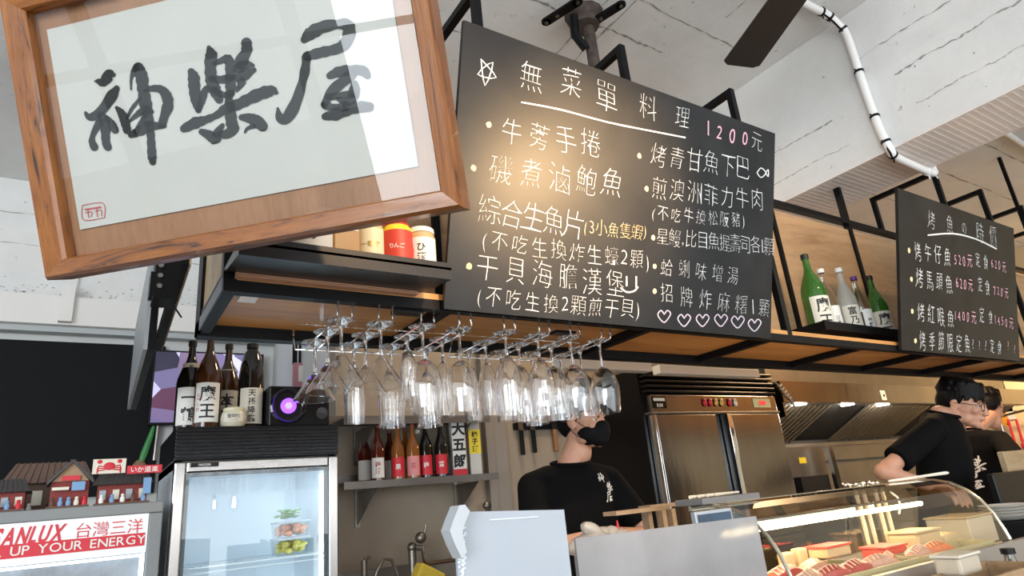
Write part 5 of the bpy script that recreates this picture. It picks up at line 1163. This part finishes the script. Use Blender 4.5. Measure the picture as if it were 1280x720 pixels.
# things on the case top
t = thing('ladle', 'white plastic spoon lying on the sushi case top', 'spoon'); a = P(1112, 604, y=1.40); b = P(1183, 597, y=1.40); a.z = ztop + .01; b.z = ztop + .016
mb = MB(); mb.tube([a, a.lerp(b, .6), b], [.004, .005, .007], 8); mb.sph(b, (.022, .013, .007)); mb.build('spoon_body', mat('white_plastic', (.8, .76, .68), .4), t)
def at_top(px, py): return P(px, py, y=1.37)
t = thing('case_tray', 'flat grey tray holding chopsticks at the left end of the sushi case', 'tray'); a = at_top(873, 634); b = at_top(945, 628)
mb = MB(); mb.box(a.x, b.x, a.y - .02, a.y + .09, ztop + .004, ztop + .022, bev=.003); mb.build('tray_body', mat('grey_tray', (.16, .155, .15), .35), t)
for k in range(4):
    a = P(864 + k * 11, 631 - k, y=1.40); b = P(886 + k * 13, 627 - k, y=1.44); a.z = b.z = ztop + .028; mb = MB(); mb.tube([a, b], [.005, .003], 8); tag(mb.build('chopstick_packet', mat('paper_wrapper', (.78, .68, .52), .7)), ('first', 'second', 'third', 'fourth')[k] + ' paper-wrapped chopstick from the left on the grey tray', 'chopsticks', 'chopsticks on the grey tray')
# order tablet behind acrylic
a = P(868, 640, y=1.20); b = P(914, 635, y=1.20)
t = thing('order_tablet', 'tablet with a dark blue-lit screen at the left end of the sushi case', 'tablet'); mb = MB(); mb.box(a.x, b.x, 1.20, 1.215, a.z - .055, a.z, bev=.002); mb.box((a.x + b.x) / 2 - .02, (a.x + b.x) / 2 + .02, 1.204, 1.212, cz + .006, a.z - .055); mb.box((a.x + b.x) / 2 - .05, (a.x + b.x) / 2 + .05, 1.17, 1.25, cz + .001, cz + .006); mb.build('tablet_body', mat('silver_case', (.5, .52, .55), .3, .8), t)
mb = MB(); mb.box(a.x + .01, b.x - .01, 1.196, 1.1995, a.z - .050, a.z - .008); mb.build('screen', mat('tablet_screen', (.02, .03, .05), .1, emit=(.05, .09, .14), es=.5, var=.8, scale=12), t)
# wooden stand (A-frame tray of planks)
t = thing('wooden_stand', 'raw wooden serving stand with plank legs behind the acrylic screens', 'stand')
WS = wood('pale_pine', (.45, .30, .17), (.38, .24, .13), (.27, .17, .09), 0, 8)
ya_ = 1.55; a = P(770, 641, y=ya_); b = P(838, 634, y=ya_)
mb = MB(); mb.box(a.x, b.x, ya_, ya_ + .06, a.z - .008, a.z + .004); mb.build('top_plank', WS, t)
a2 = P(808, 632, y=ya_ + .12); b2 = P(892, 628, y=ya_ + .12); mb = MB(); mb.box(a2.x, b2.x, ya_ + .10, ya_ + .16, a2.z - .012, a2.z); mb.build('top_plank', WS, t)
for px in (808, 826, 838): q = P(px, 640, y=ya_ + .08); mb = MB(); mb.box(q.x - .009, q.x + .009, ya_ + .065, ya_ + .095, cz + .003, a.z - .009 if px != 838 else a.z - .009); mb.build('leg', WS, t)
# acrylic partitions
def sheet(name, label, quad, th, m, extra=None):
    t = thing(name, label, 'screen'); d = (quad[1] - quad[0]).cross(quad[3] - quad[0]).normalized() * th
    mb = MB(); mb.hexa(quad, [q + d for q in quad]); mb.build('acrylic_sheet', m, t); return t
y1 = .95
TLq = P(568, 640, y=y1); TRq = P(705, 637, y=y1); BLq = Vector((TLq.x, y1, cz + .001)); BRq = Vector((TRq.x + .002, y1, cz + .001))
t = sheet('acrylic_screen', 'pale blue-white acrylic screen with folded left wing, standing on the bar', [TLq, TRq, BRq, BLq], .006, ACR)
wa = P(563, 634, y=y1 - .01); wbm = P(552, 667, y=y1 - .06); wc = P(565, 697, y=y1 - .01); 
mb = MB(); pts = [P(563, 633, y=y1), P(556, 650, y=y1 - .0), P(551, 664, y=y1), P(558, 682, y=y1), P(566, 698, y=y1), P(572, 690, y=y1), P(566, 664, y=y1), P(576, 640, y=y1), P(570, 632, y=y1)]
mb.prism(pts, (0, -.03, 0)); mb.build('folded_wing', mat('milky_plastic', (.48, .50, .52), .35, trans=.2), t)
mb = MB(); random.seed(4)
for k in range(60): q = P(578 + random.gauss(0, 2.0), 644 + k * 1.4, y=y1 - .001); mb.sph(q, (.0022 * random.uniform(.6, 1.5), .001, .002), n=6, m=4)
o = mb.build('bubble_strip', mat('glue_bubbles', (.85, .9, .95), .15, trans=.3), t); o['kind'] = 'stuff'
mb = MB(); a = P(612, 650, y=y1 - .001); b = P(672, 646, y=y1 - .001); mb.tube([a, b], .0012, 6); mb.build('edge_scratch', mat('glue_bubbles', (1, 1, 1)), t)
y2 = 1.04
TLq = P(719, 673, y=y2); TRq = P(945, 645, y=y2); zz = (TLq.z + TRq.z) / 2
quad = [Vector((TLq.x, y2, TLq.z)), Vector((TRq.x, y2, TRq.z)), Vector((TRq.x, y2, cz + .001)), Vector((TLq.x, y2, cz + .001))]
sheet('acrylic_screen', 'greyish translucent acrylic screen left of the sushi case', quad, .005, ACRB)
# clear bag between the screens
q = P(740, 655, y=1.22); t = thing('plastic_bag', 'crumpled clear plastic bag between the two acrylic screens', 'bag'); mb = MB(); random.seed(2)
for k in range(9): mb.sph(q + Vector((random.uniform(-.07, .08), random.uniform(-.03, .03), random.uniform(-.06, -.0) - abs(k - 3) * .004)), (.035, .02, .018), Matrix.Rotation(random.uniform(-.6, .6), 3, 'Y'), n=9, m=6)
mb.cap(q + Vector((0, 0, -.06)), Vector((q.x, q.y, cz + .05)), .05, .05); mb.build('bag_film', mat('bag_film', (.72, .66, .58), .25, trans=.5), t)
mb = MB(); q = P(773, 664, y=1.3); mb.lathe([(.010, -.2), (.010, -.02), (.004, .0), (.002, .025)], q, 12); tag(mb.build('sauce_nozzle', RED), 'red squeeze bottle tip in front of the masked cook', 'squeeze bottle')
# right front: container, wooden box, sauce bottle
q = P(1197, 705, y=.98)
block('food_box', 'translucent cream container on the wooden crate, lower right', 'food box', q.x, .98, P(1197, 718, y=.98).z, .12, .07, .045, mat('milky_box', (.62, .54, .42), .4, trans=.2), 0, .008, mat('milky_lid', (.66, .60, .5), .4))
q2 = P(1230, 712, y=.93); t = thing('wooden_crate', 'open wooden crate with low sides at the lower right edge', 'crate', (q2.x + .02, .93, cz + .001))
hq = P(1225, 714, y=.93).z - cz
for nm, a in (('side_board', (-.16, .16, -.075, -.065, 0, hq)), ('side_board', (-.16, .16, .065, .075, 0, hq)), ('end_board', (-.16, -.15, -.064, .064, 0, hq)), ('end_board', (.15, .16, -.064, .064, 0, hq)), ('bottom_board', (-.149, .149, -.064, .064, 0, .01))): mb = MB(); mb.box(*a); mb.build(nm, WS, t)
q3 = P(1263, 700, y=1.0); t = thing('sauce_bottle', 'small glass bottle with dark cap at the lower right', 'bottle', (q3.x, 1.0, cz + .001)); hh = P(1258, 686, y=1.0).z - cz
mb = MB(); mb.lathe([(0, 0), (.026, 0), (.028, .01), (.028, hh * .55), (.016, hh * .8), (.014, hh * .9)], n=20); mb.build('bottle_body', mat('smoky_glass', (.12, .10, .08), .1, coat=.4), t)
mb = MB(); mb.lathe([(0, hh * .9), (.020, hh * .9), (.020, hh), (0, hh)], n=18); mb.build('cap', BLACKP, t)
# monitor and cardboard at right edge
a = P(1241, 592, y=1.40); b = P(1300, 585, y=1.40); t = thing('pos_monitor', 'black monitor back at the right edge in front of the cook', 'monitor')
mb = MB(); mb.box(a.x, a.x + .62, 1.40, 1.43, a.z - .14, a.z, bev=.006); mb.build('monitor_back', BLACKP, t); mb = MB(); mb.box(a.x + .2, a.x + .3, 1.40, 1.42, cz + .001, a.z - .14); mb.build('stand', BLACKP, t)
a = P(1256, 572, y=1.50); t = thing('wood_board', 'light wooden board behind the black monitor at the right edge', 'board'); mb = MB(); mb.box(a.x, a.x + .45, 1.50, 1.53, cz + .001, a.z + .03, bev=.003); mb.build('board_panel', PLYL, t)

# ================================================================= CEILING THINGS
t = thing('wall_conduit', 'white cable conduit clipped over the concrete beam', 'conduit')
yc = 1.29
pts = [(2.3, yc + .04, zc - .022), (2.95, yc + .03, zc - .022), (3.05, yc + .02, zc - .03), (3.13, yc + .01, zc - .08), (3.165, yc, zc - .16), (3.172, yc, ZR(1.85)), (3.17, yc - .01, ZR(1.62)), (3.17, yc - .02, ZR(1.53)), (3.19, yc - .02, ZR(1.485)), (3.25, yc - .01, ZR(1.468)), (3.50, yc, ZR(1.468)), (3.62, yc, ZR(1.468)), (3.655, yc, ZR(1.475)), (3.66, yc, ZR(1.52)), (3.66, yc, ZR(1.60))]
def cat(pts, k=6):
    o = []
    for i in range(len(pts) - 1):
        p0, p1, p2, p3 = (Vector(pts[max(i - 1, 0)]), Vector(pts[i]), Vector(pts[i + 1]), Vector(pts[min(i + 2, len(pts) - 1)]))
        for j in range(k): s = j / k; o.append(.5 * (2 * p1 + (p2 - p0) * s + (2 * p0 - 5 * p1 + 4 * p2 - p3) * s * s + (3 * p1 - p0 - 3 * p2 + p3) * s ** 3))
    return o + [Vector(pts[-1])]
cp_ = cat(pts); mb = MB(); mb.tube(cp_, .020, 12); mb.build('pipe', mat('white_conduit', (.82, .81, .79), .35), t)
mb = MB(); mb.tube([p + Vector((-.010, -.0, -.012)) for p in cp_[8:-10]], .007, 6); mb.build('black_cable', BLACKP, t)
for i in (8, 14, 21, 28, 34, 42, 52, 64, 72):
    p = cp_[i]; d = (cp_[i + 1] - cp_[i - 1]).normalized(); mb = MB(); mb.tube([p - d * .006, p + d * .006], .024, 12)
    u = d.cross(Vector((0, 1, 0))).normalized(); mb.tube([p + u * -.02, p + u * -.045], .004, 5); mb.build('cable_tie', BLACKP if i not in (64, 72) else WHITE, t)
mb = MB(); mb.tube([(3.66, yc, ZR(1.55)), (4.6, yc + .0, zc - .03), (9, yc, zc - .03)], .006, 6); mb.build('thin_wire', BLACKP, t)
mb = MB(); mb.tube([P(1255, 165, z=zc - .03), P(1300, 195, z=zc - .03)], .022, 10); tag(mb.build('ceiling_pipe', WHITE), 'short white pipe on the slab right of the beam', 'pipe')
# slotted ceiling mount
zm = zc - .02; c = P(730, 22, z=zm); t = thing('ceiling_mount', 'black slotted ceiling mount with a short pole above the large chalkboard', 'mount', c)
for (p, q) in (((683, 27), (722, 2)), ((738, 30), (776, 6))):
    a = P(*p, z=zm - .05) - c; b = P(*q, z=zm - .05) - c; mb = MB(); mb.bar(a, b, .05, .012); mb.tube([a + Vector((0, 0, -.006)), a + Vector((0, 0, .006))], .025, 14); mb.tube([b + Vector((0, 0, -.006)), b + Vector((0, 0, .006))], .025, 14); mb.build('slotted_arm', BLACK, t)
    for f in (.0, .35, 1): mb = MB(); k = a.lerp(b, f); mb.tube([k + Vector((0, 0, -.012)), k + Vector((0, 0, -.006))], .010, 10); mb.build('bolt', STEELD, t)
rm = mat('rusty_iron', (.07, .05, .04), .8, var=.5, scale=20)
mb = MB(); mb.tube([(0, 0, .019), (0, 0, -.06)], [.10, .07], 14); mb.build('mount_plate', rm, t)
mb = MB(); mb.tube([(.02, 0, -.05), (.02, 0, -.75)], .030, 10); mb.build('pole', rm, t)
mb = MB(); mb.tube([(-.09, -.02, -.04), (-.08, 0, -.14), (-.02, 0, -.20)], .022, 8); mb.build('curved_brace', BLACK, t)
# ceiling fan
zf_ = ZR(1.90); hub = P(1046, -92, z=zf_ + .02); t = thing('ceiling_fan', 'dark ceiling fan with one blade reaching into view above the chalkboard', 'fan', (hub.x, hub.y, zf_))
mb = MB(); mb.lathe([(0, -.06), (.09, -.05), (.11, 0), (.08, .05), (.02, .07), (.02, zc - zf_)], n=24); mb.build('motor', BLACKP, t)
tip = P(925, 83, z=zf_) - Vector((hub.x, hub.y, zf_)); base_ang = math.atan2(tip.y, tip.x); Lf = tip.length
FB = mat('dark_fan_blade', (.030, .022, .018), .6)
for k in range(3):
    Mz = Matrix.Rotation(base_ang + k * 2 * PI / 3, 4, 'Z') @ Matrix.Rotation(.12, 4, 'X'); mb = MB(); w0 = .072; mb.prism([(.14, -w0, 0), (Lf - .02, -w0 * 1.25, 0), (Lf, -w0 * .9, 0), (Lf, w0 * .9, 0), (Lf - .02, w0 * 1.25, 0), (.14, w0, 0)], (0, 0, .008)); mb.box(.05, .2, -.02, .02, -.004, .0); mb.xf(Mz); mb.build('blade', FB, t)

# ================================================================= PEOPLE
def remesh(mb, name, m, parent, vox, smooth=2, label=None, fac=.5):
    o = mb.build('tmp', m); md = o.modifiers.new('r', 'REMESH'); md.mode = 'VOXEL'; md.voxel_size = vox
    s = o.modifiers.new('s', 'SMOOTH'); s.iterations = smooth; s.factor = fac
    dg = bpy.context.evaluated_depsgraph_get(); me = bpy.data.meshes.new_from_object(o.evaluated_get(dg)); bpy.data.objects.remove(o)
    for p in me.polygons: p.use_smooth = True
    me.name = name
    if not me.materials: me.materials.append(m)
    ob = bpy.data.objects.new(name, me); COL.objects.link(ob); ob.parent = parent
    if label: ob['label'] = label
    return ob
def loft(mb, rings, n=20, M=None):
    vs = []
    for (cx, cy, z, rx, ry) in rings:
        for j in range(n):
            a = 2 * PI * j / n; ca, sa = math.cos(a), math.sin(a); e = .85
            vs.append(Vector((cx + rx * math.copysign(abs(ca) ** e, ca), cy + ry * math.copysign(abs(sa) ** e, sa), z)))
    if M: vs = [M @ v for v in vs]
    k = len(rings); mb.add(vs, [(i * n + j, i * n + (j + 1) % n, (i + 1) * n + (j + 1) % n, (i + 1) * n + j) for i in range(k - 1) for j in range(n)] + [tuple(range(n))[::-1], tuple(range((k - 1) * n, k * n))], True)
def head_parts(mb, H):      # H: head matrix, face toward local -Y, origin at ear height centre
    S3 = H.to_3x3(); E = lambda c, r, rot=None: mb.sph(H @ Vector(c), r, (S3 @ rot) if rot else S3, n=18, m=12)
    E((0, .018, .045), (.074, .092, .078)); E((0, -.015, -.005), (.064, .078, .080)); E((0, -.028, -.050), (.052, .058, .050)); E((0, -.070, -.088), (.022, .018, .018)); E((0, -.040, -.078), (.040, .045, .024))
    for s in (-1, 1):
        E((s * .036, -.064, -.018), (.022, .018, .020)); E((s * .030, -.080, .026), (.024, .010, .008)); E((s * .046, -.02, -.062), (.016, .034, .026))
        E((s * .074, .012, -.002), (.007, .018, .030), Matrix.Rotation(-.2, 3, 'X')); E((s * .079, .016, .006), (.005, .018, .026)); E((s * .0125, -.100, -.030), (.009, .010, .008))
    for k in range(6): f = k / 5; E((0, -.088 - .018 * f, .015 - .042 * f), (.008 + .004 * f, .012, .010))
    E((0, -.093, -.052), (.022, .009, .006)); E((0, -.090, -.061), (.019, .009, .006))
    mb.cap(H @ Vector((0, .025, -.03)), H @ Vector((0, .035, -.12)), .055, .056)
def eyes(H, t):
    for s in (-1, 1):
        mb = MB(); mb.sph(H @ Vector((s * .031, -.0745, .006)), (.013, .009, .007), H.to_3x3(), n=12, m=8); mb.build('eye', EYEW, t)
        mb = MB(); mb.sph(H @ Vector((s * .031, -.0815, .006)), (.0055, .003, .0055), H.to_3x3(), n=10, m=6); mb.build('iris', HAIR, t)
        mb = MB(); mb.tube([H @ Vector((s * .014, -.092, .024)), H @ Vector((s * .032, -.0935, .031)), H @ Vector((s * .050, -.082, .026))], [.002, .003, .0015], 6); mb.build('eyebrow', HAIR, t)
def hair(H, t, seed, fringe=.03):
    mb = MB(); S3 = H.to_3x3(); E = lambda c, r: mb.sph(H @ Vector(c), r, S3, n=18, m=12)
    E((0, .028, .065), (.082, .092, .076)); E((0, .060, .015), (.076, .062, .075)); random.seed(seed)
    for s in (-1, 1): E((s * .066, .03, .035), (.018, .05, .045))
    for k in range(70):
        a = random.uniform(-2.4, 2.4); r0 = Vector((.070 * math.sin(a), .01 - .078 * math.cos(a), .092 + random.uniform(-.01, .02)))
        r1 = Vector((.081 * math.sin(a * 1.08), .006 - .096 * math.cos(a * 1.08), .058 - random.uniform(-.2, 1) * fringe * (1 if abs(a) < 1.2 else 1.1)))
        mb.cap(H @ r0, H @ r1, .017, .0035)
    for k in range(60):
        a = random.uniform(0, 2 * PI); r0 = Vector((.05 * math.cos(a), .03 + .06 * math.sin(a), .125)); r1 = Vector((.083 * math.cos(a), .025 + .093 * math.sin(a), .075)); mb.cap(H @ r0, H @ r1, .016, .009)
    return remesh(mb, 'hair', HAIR, t, .0045, 1)
def hand(mb, W, d, up, curl=.6, side=1):      # wrist point, pointing direction, palm-normal
    d = d.normalized(); s = d.cross(up).normalized(); nrm = s.cross(d).normalized()
    for k in range(4): mb.cap(W, W + d * .075 + s * (.012 + -.019 * (k - 1)) * 1, .019, .012)
    for k, L_ in enumerate((.072, .080, .074, .058)):
        p = W + d * .078 + s * (-.032 + .021 * k); dd = d.copy()
        for j, f in enumerate((.45, .32, .23)):
            dd = (dd - nrm * curl * .55).normalized(); q = p + dd * L_ * f; mb.cap(p, q, .0088 - .001 * j, .0082 - .001 * j); p = q
    p = W + d * .02 - s * .025 * side; q = p + (d * .6 - s * .8 * side).normalized() * .04; mb.cap(p, q, .013, .010); mb.cap(q, q + (d * .9 - s * .3 * side - nrm * .2).normalized() * .032, .010, .008)
def person(label, base, yaw, H, lean=0, arms=None, skin=SKIN, scale=1.0, seed=1, mask=False, glasses=False, fringe=.03, sh_h=1.46):
    t = thing('person', label, 'person', (0, 0, 0))
    B = Matrix.Translation(base) @ Matrix.Rotation(yaw, 4, 'Z'); Ln = Matrix.Translation((0, 0, .98)) @ Matrix.Rotation(lean, 4, 'X') @ Matrix.Translation((0, 0, -.98)); T = B @ Ln; zk = (sh_h - .98) / .48
    V = lambda x, y, z: T @ Vector((x, y, z))
    body = MB(); head_parts(body, H)
    nb_ = V(0, .01, sh_h - .01); body.cap(H @ Vector((0, .03, -.07)), nb_, .050, .053); body.cap(nb_, V(0, .01, sh_h - .12), .053, .085)
    loft(body, [(0, 0, .96, .145, .095), (0, 0, 1.1, .135, .09), (0, 0, 1.25, .15, .10), (0, .005, 1.36, .16, .10), (0, .01, 1.43, .12, .07)], M=T)
    for s in (-1, 1): body.cap(B @ Vector((s * .09, 0, .95)), B @ Vector((s * .10, 0, .52)), .082, .055); body.cap(B @ Vector((s * .10, 0, .52)), B @ Vector((s * .10, .02, .10)), .052, .036); body.cap(B @ Vector((s * .10, .02, .05)), B @ Vector((s * .11, -.14, .045)), .042, .034)
    shirt = MB()
    loft(shirt, [(0, .0, .88, .172, .118), (0, 0, 1.0, .170, .118), (0, 0, .98 + .14 * zk, .163, .115), (0, -.002, .98 + .27 * zk, .178, .122), (0, 0, .98 + .36 * zk, .186, .116), (0, .008, sh_h - .05, .165, .092), (0, .012, sh_h - .002, .095, .068)], 24, T)
    neck = MB()
    for s, (el, wr, hd) in zip((-1, 1), arms):
        shp = V(s * .178, .01, sh_h - .085); el = Vector(el); wr = Vector(wr)
        body.cap(shp, el, .044, .038); body.cap(el, wr, .040, .027); hand(body, wr, Vector(hd), Vector((0, 0, 1)), side=s)
        mid = shp.lerp(el, .68); shirt.cap(V(s * .10, .008, sh_h - .055), shp, .056, .064); shirt.tube([shp.lerp(el, -.05), shp.lerp(el, .3), mid, shp.lerp(el, .74)], [.062, .066, .067, .066], 16)
        body_dir = (el - shp).normalized()
    sk = remesh(body, 'body', skin, t, .0055, 3)
    so = remesh(shirt, 'shirt', CLOTH, t, .008, 4, 'black crew-neck t-shirt')
    mb = MB(); cpt = [H @ Vector((0, .03, -.105))]; c0 = V(0, -.005, sh_h - .012)
    mb.tube([c0 + T.to_3x3() @ Vector((.082 * math.cos(a), .068 * math.sin(a), .012 + .012 * math.sin(a))) for a in [2 * PI * k / 28 for k in range(28)]], .009, 8, closed=True); mb.build('neckband', CLOTH, t)
    mb = MB()
    for s in (-1, 1): mb.cap(B @ Vector((s * .09, 0, .97)), B @ Vector((s * .10, 0, .52)), .098, .075); mb.cap(B @ Vector((s * .10, 0, .52)), B @ Vector((s * .10, .02, .12)), .075, .06)
    mb.sph(B @ Vector((0, 0, .93)), (.165, .12, .10), B.to_3x3()); remesh(mb, 'trousers', MATTEK, t, .014, 2)
    for s in (-1, 1): mb = MB(); mb.sph(B @ Vector((s * .105, -.06, .045)), (.05, .13, .045), B.to_3x3()); mb.build('shoe', BLACKP, t)
    hair(H, t, seed, fringe); eyes(H, t)
    if mask:
        mb = MB(); S3 = H.to_3x3(); E = lambda c, r: mb.sph(H @ Vector(c), r, S3, n=18, m=12)
        E((0, -.036, -.048), (.068, .066, .052)); E((0, -.075, -.040), (.046, .046, .046)); E((0, -.095, -.030), (.026, .028, .034)); E((0, -.070, -.068), (.042, .042, .036)); 
        remesh(mb, 'face_mask', MASKM, t, .004, 8, 'black face mask')
        mb = MB()
        for s in (-1, 1): mb.tube([H @ Vector((s * .060, -.05, -.028)), H @ Vector((s * .072, -.01, .004)), H @ Vector((s * .084, .025, .02)), H @ Vector((s * .083, .035, -.012)), H @ Vector((s * .070, -.01, -.058)), H @ Vector((s * .058, -.045, -.075))], .0016, 6)
        mb.build('ear_loop', MASKM, t)
    if glasses:
        mb = MB()
        for s in (-1, 1):
            mb.tube([H @ Vector((s * .032 + .024 * math.cos(a), -.100 + .004 * abs(math.cos(a)), .002 + .019 * math.sin(a))) for a in [2 * PI * k / 20 for k in range(20)]], .0018, 6, closed=True)
            mb.tube([H @ Vector((s * .056, -.098, .008)), H @ Vector((s * .078, -.03, .010)), H @ Vector((s * .084, .01, .006))], .0016, 6)
        mb.tube([H @ Vector((-.008, -.102, .006)), H @ Vector((.008, -.102, .006))], .0016, 6); mb.build('spectacles', BLACKP, t, 'thin dark spectacles')
    return t, so, T
def headM(c, yaw, pitch=0, roll=0, s=1.0):
    return Matrix.Translation(c) @ Matrix.Rotation(yaw, 4, 'Z') @ Matrix.Rotation(pitch, 4, 'X') @ Matrix.Rotation(roll, 4, 'Y') @ Matrix.Scale(s, 4)
def logo(t, so, O, u, v, k, nrm, red=True):      # the three brush characters, stacked diagonally, pressed onto the cloth
    u, v = Vector(u).normalized(), Vector(v).normalized(); groups = [(STROKES[:13], 160, 144, (-.8, 1.05)), (STROKES[13:27], 288, 115, (.15, .0)), (STROKES[27:], 408, 90, (-.35, -1.1))]
    mb = MB()
    for st, cx, cy, (ox_, oy_) in groups:
        brush(mb, [[(x, y, w_) for x, y, w_ in s] for s in st], lambda x, y: O + u * ((x - cx) / 115 + ox_) * k + v * (-(y - cy) / 115 + oy_) * k + nrm * .05, k=3)
    ob = mb.build('shirt_logo', LABELW, t, fixn=False)
    md = ob.modifiers.new('w', 'SHRINKWRAP'); md.target = so; md.wrap_method = 'PROJECT'; md.use_negative_direction = True; md.use_positive_direction = True; md.use_project_z = False
    # project along the chest normal: done by hand below
    ob.modifiers.remove(md)
    dg = bpy.context.evaluated_depsgraph_get(); se = so.evaluated_get(dg); nd = -nrm
    for vv in ob.data.vertices:
        p = vv.co + nrm * .15; ok, loc, no, _ = se.ray_cast(p, nd)
        if ok: vv.co = loc + nrm * .0025
    return ob
# masked cook
y_m = 2.2
hc = P(729, 529, y=y_m); bx0 = P(727, 640, y=y_m)
yawb = R(-12); 
Lw = P(752, 662, y=1.92); Rw = P(790, 660, y=1.95)
arms = [((P(676, 690, y=2.1)), (P(740, 672, y=1.9)), (.4, -.6, -.3)), ((P(812, 672, y=2.12)), (P(770, 668, y=1.92)), (-.7, -.4, -.2))]
H1 = headM(hc, R(20), R(2), 0, 1.02)
pt, so, T = person('cook in black face mask and black t-shirt standing behind the acrylic screens', (bx0.x, y_m + .04, 0), yawb, H1, 0, arms, SKIN2, seed=5, mask=True, sh_h=1.50)
n_ = (Matrix.Rotation(yawb, 3, 'Z') @ Vector((0, -1, 0)))
lo_ = P(770, 607, y=y_m - .13); u_ = Matrix.Rotation(yawb, 3, 'Z') @ Vector((1, 0, 0))
logo(pt, so, lo_, u_, Vector((0, 0, 1)), .036, n_)
# young cook with glasses
y_2 = 1.58
hc = P(1203, 507, y=y_2); H2 = headM(hc, R(6), R(18), R(3), 1.03)
yaw2 = R(14); B2 = P(1150, 600, y=1.78)
fw = Matrix.Rotation(yaw2, 3, 'Z') @ Vector((0, -1, 0))
arms = [(P(1104, 590, y=1.72), P(1160, 606, y=1.63), (.8, -.3, -.2)), (P(1205, 606, y=1.78), P(1190, 612, y=1.62), (-.5, -.4, -.2))]
base2 = Vector((P(1153, 570, y=1.76).x, 1.76, 0))
pt2, so2, T2 = person('young cook with spectacles and thick black hair leaning over behind the sushi case', base2, yaw2, H2, R(13), arms, SKIN, seed=8, glasses=True, fringe=.045, sh_h=1.615)
# third cook, back turned
y_3 = 2.15
q = P(1222, 590, y=y_3); back = Vector((-.926, -.378, 0)); yaw3 = R(100)
H3 = headM(P(1238, 508, y=2.2), R(95), R(10), 0, 1.0)
arms = [(P(1290, 600, y=1.7), P(1300, 640, y=1.7), (.4, 0, -1)), (P(1200, 620, y=2.3), P(1215, 660, y=2.3), (.4, 0, -1))]
pt3, so3, T3 = person('cook seen from behind with white characters on a black t-shirt back', (q.x + .05, y_3 + .02, 0), yaw3, H3, R(8), arms, SKIN2, seed=11, mask=False, sh_h=1.56)
nb3 = Vector((-.926, -.378, .05)).normalized(); ub = Vector((.378, -.926, 0)).normalized()
logo(pt3, so3, P(1227, 580, y=y_3) - Vector((.1, 0, 0)), ub, Vector((0, 0, 1)), .098, nb3)
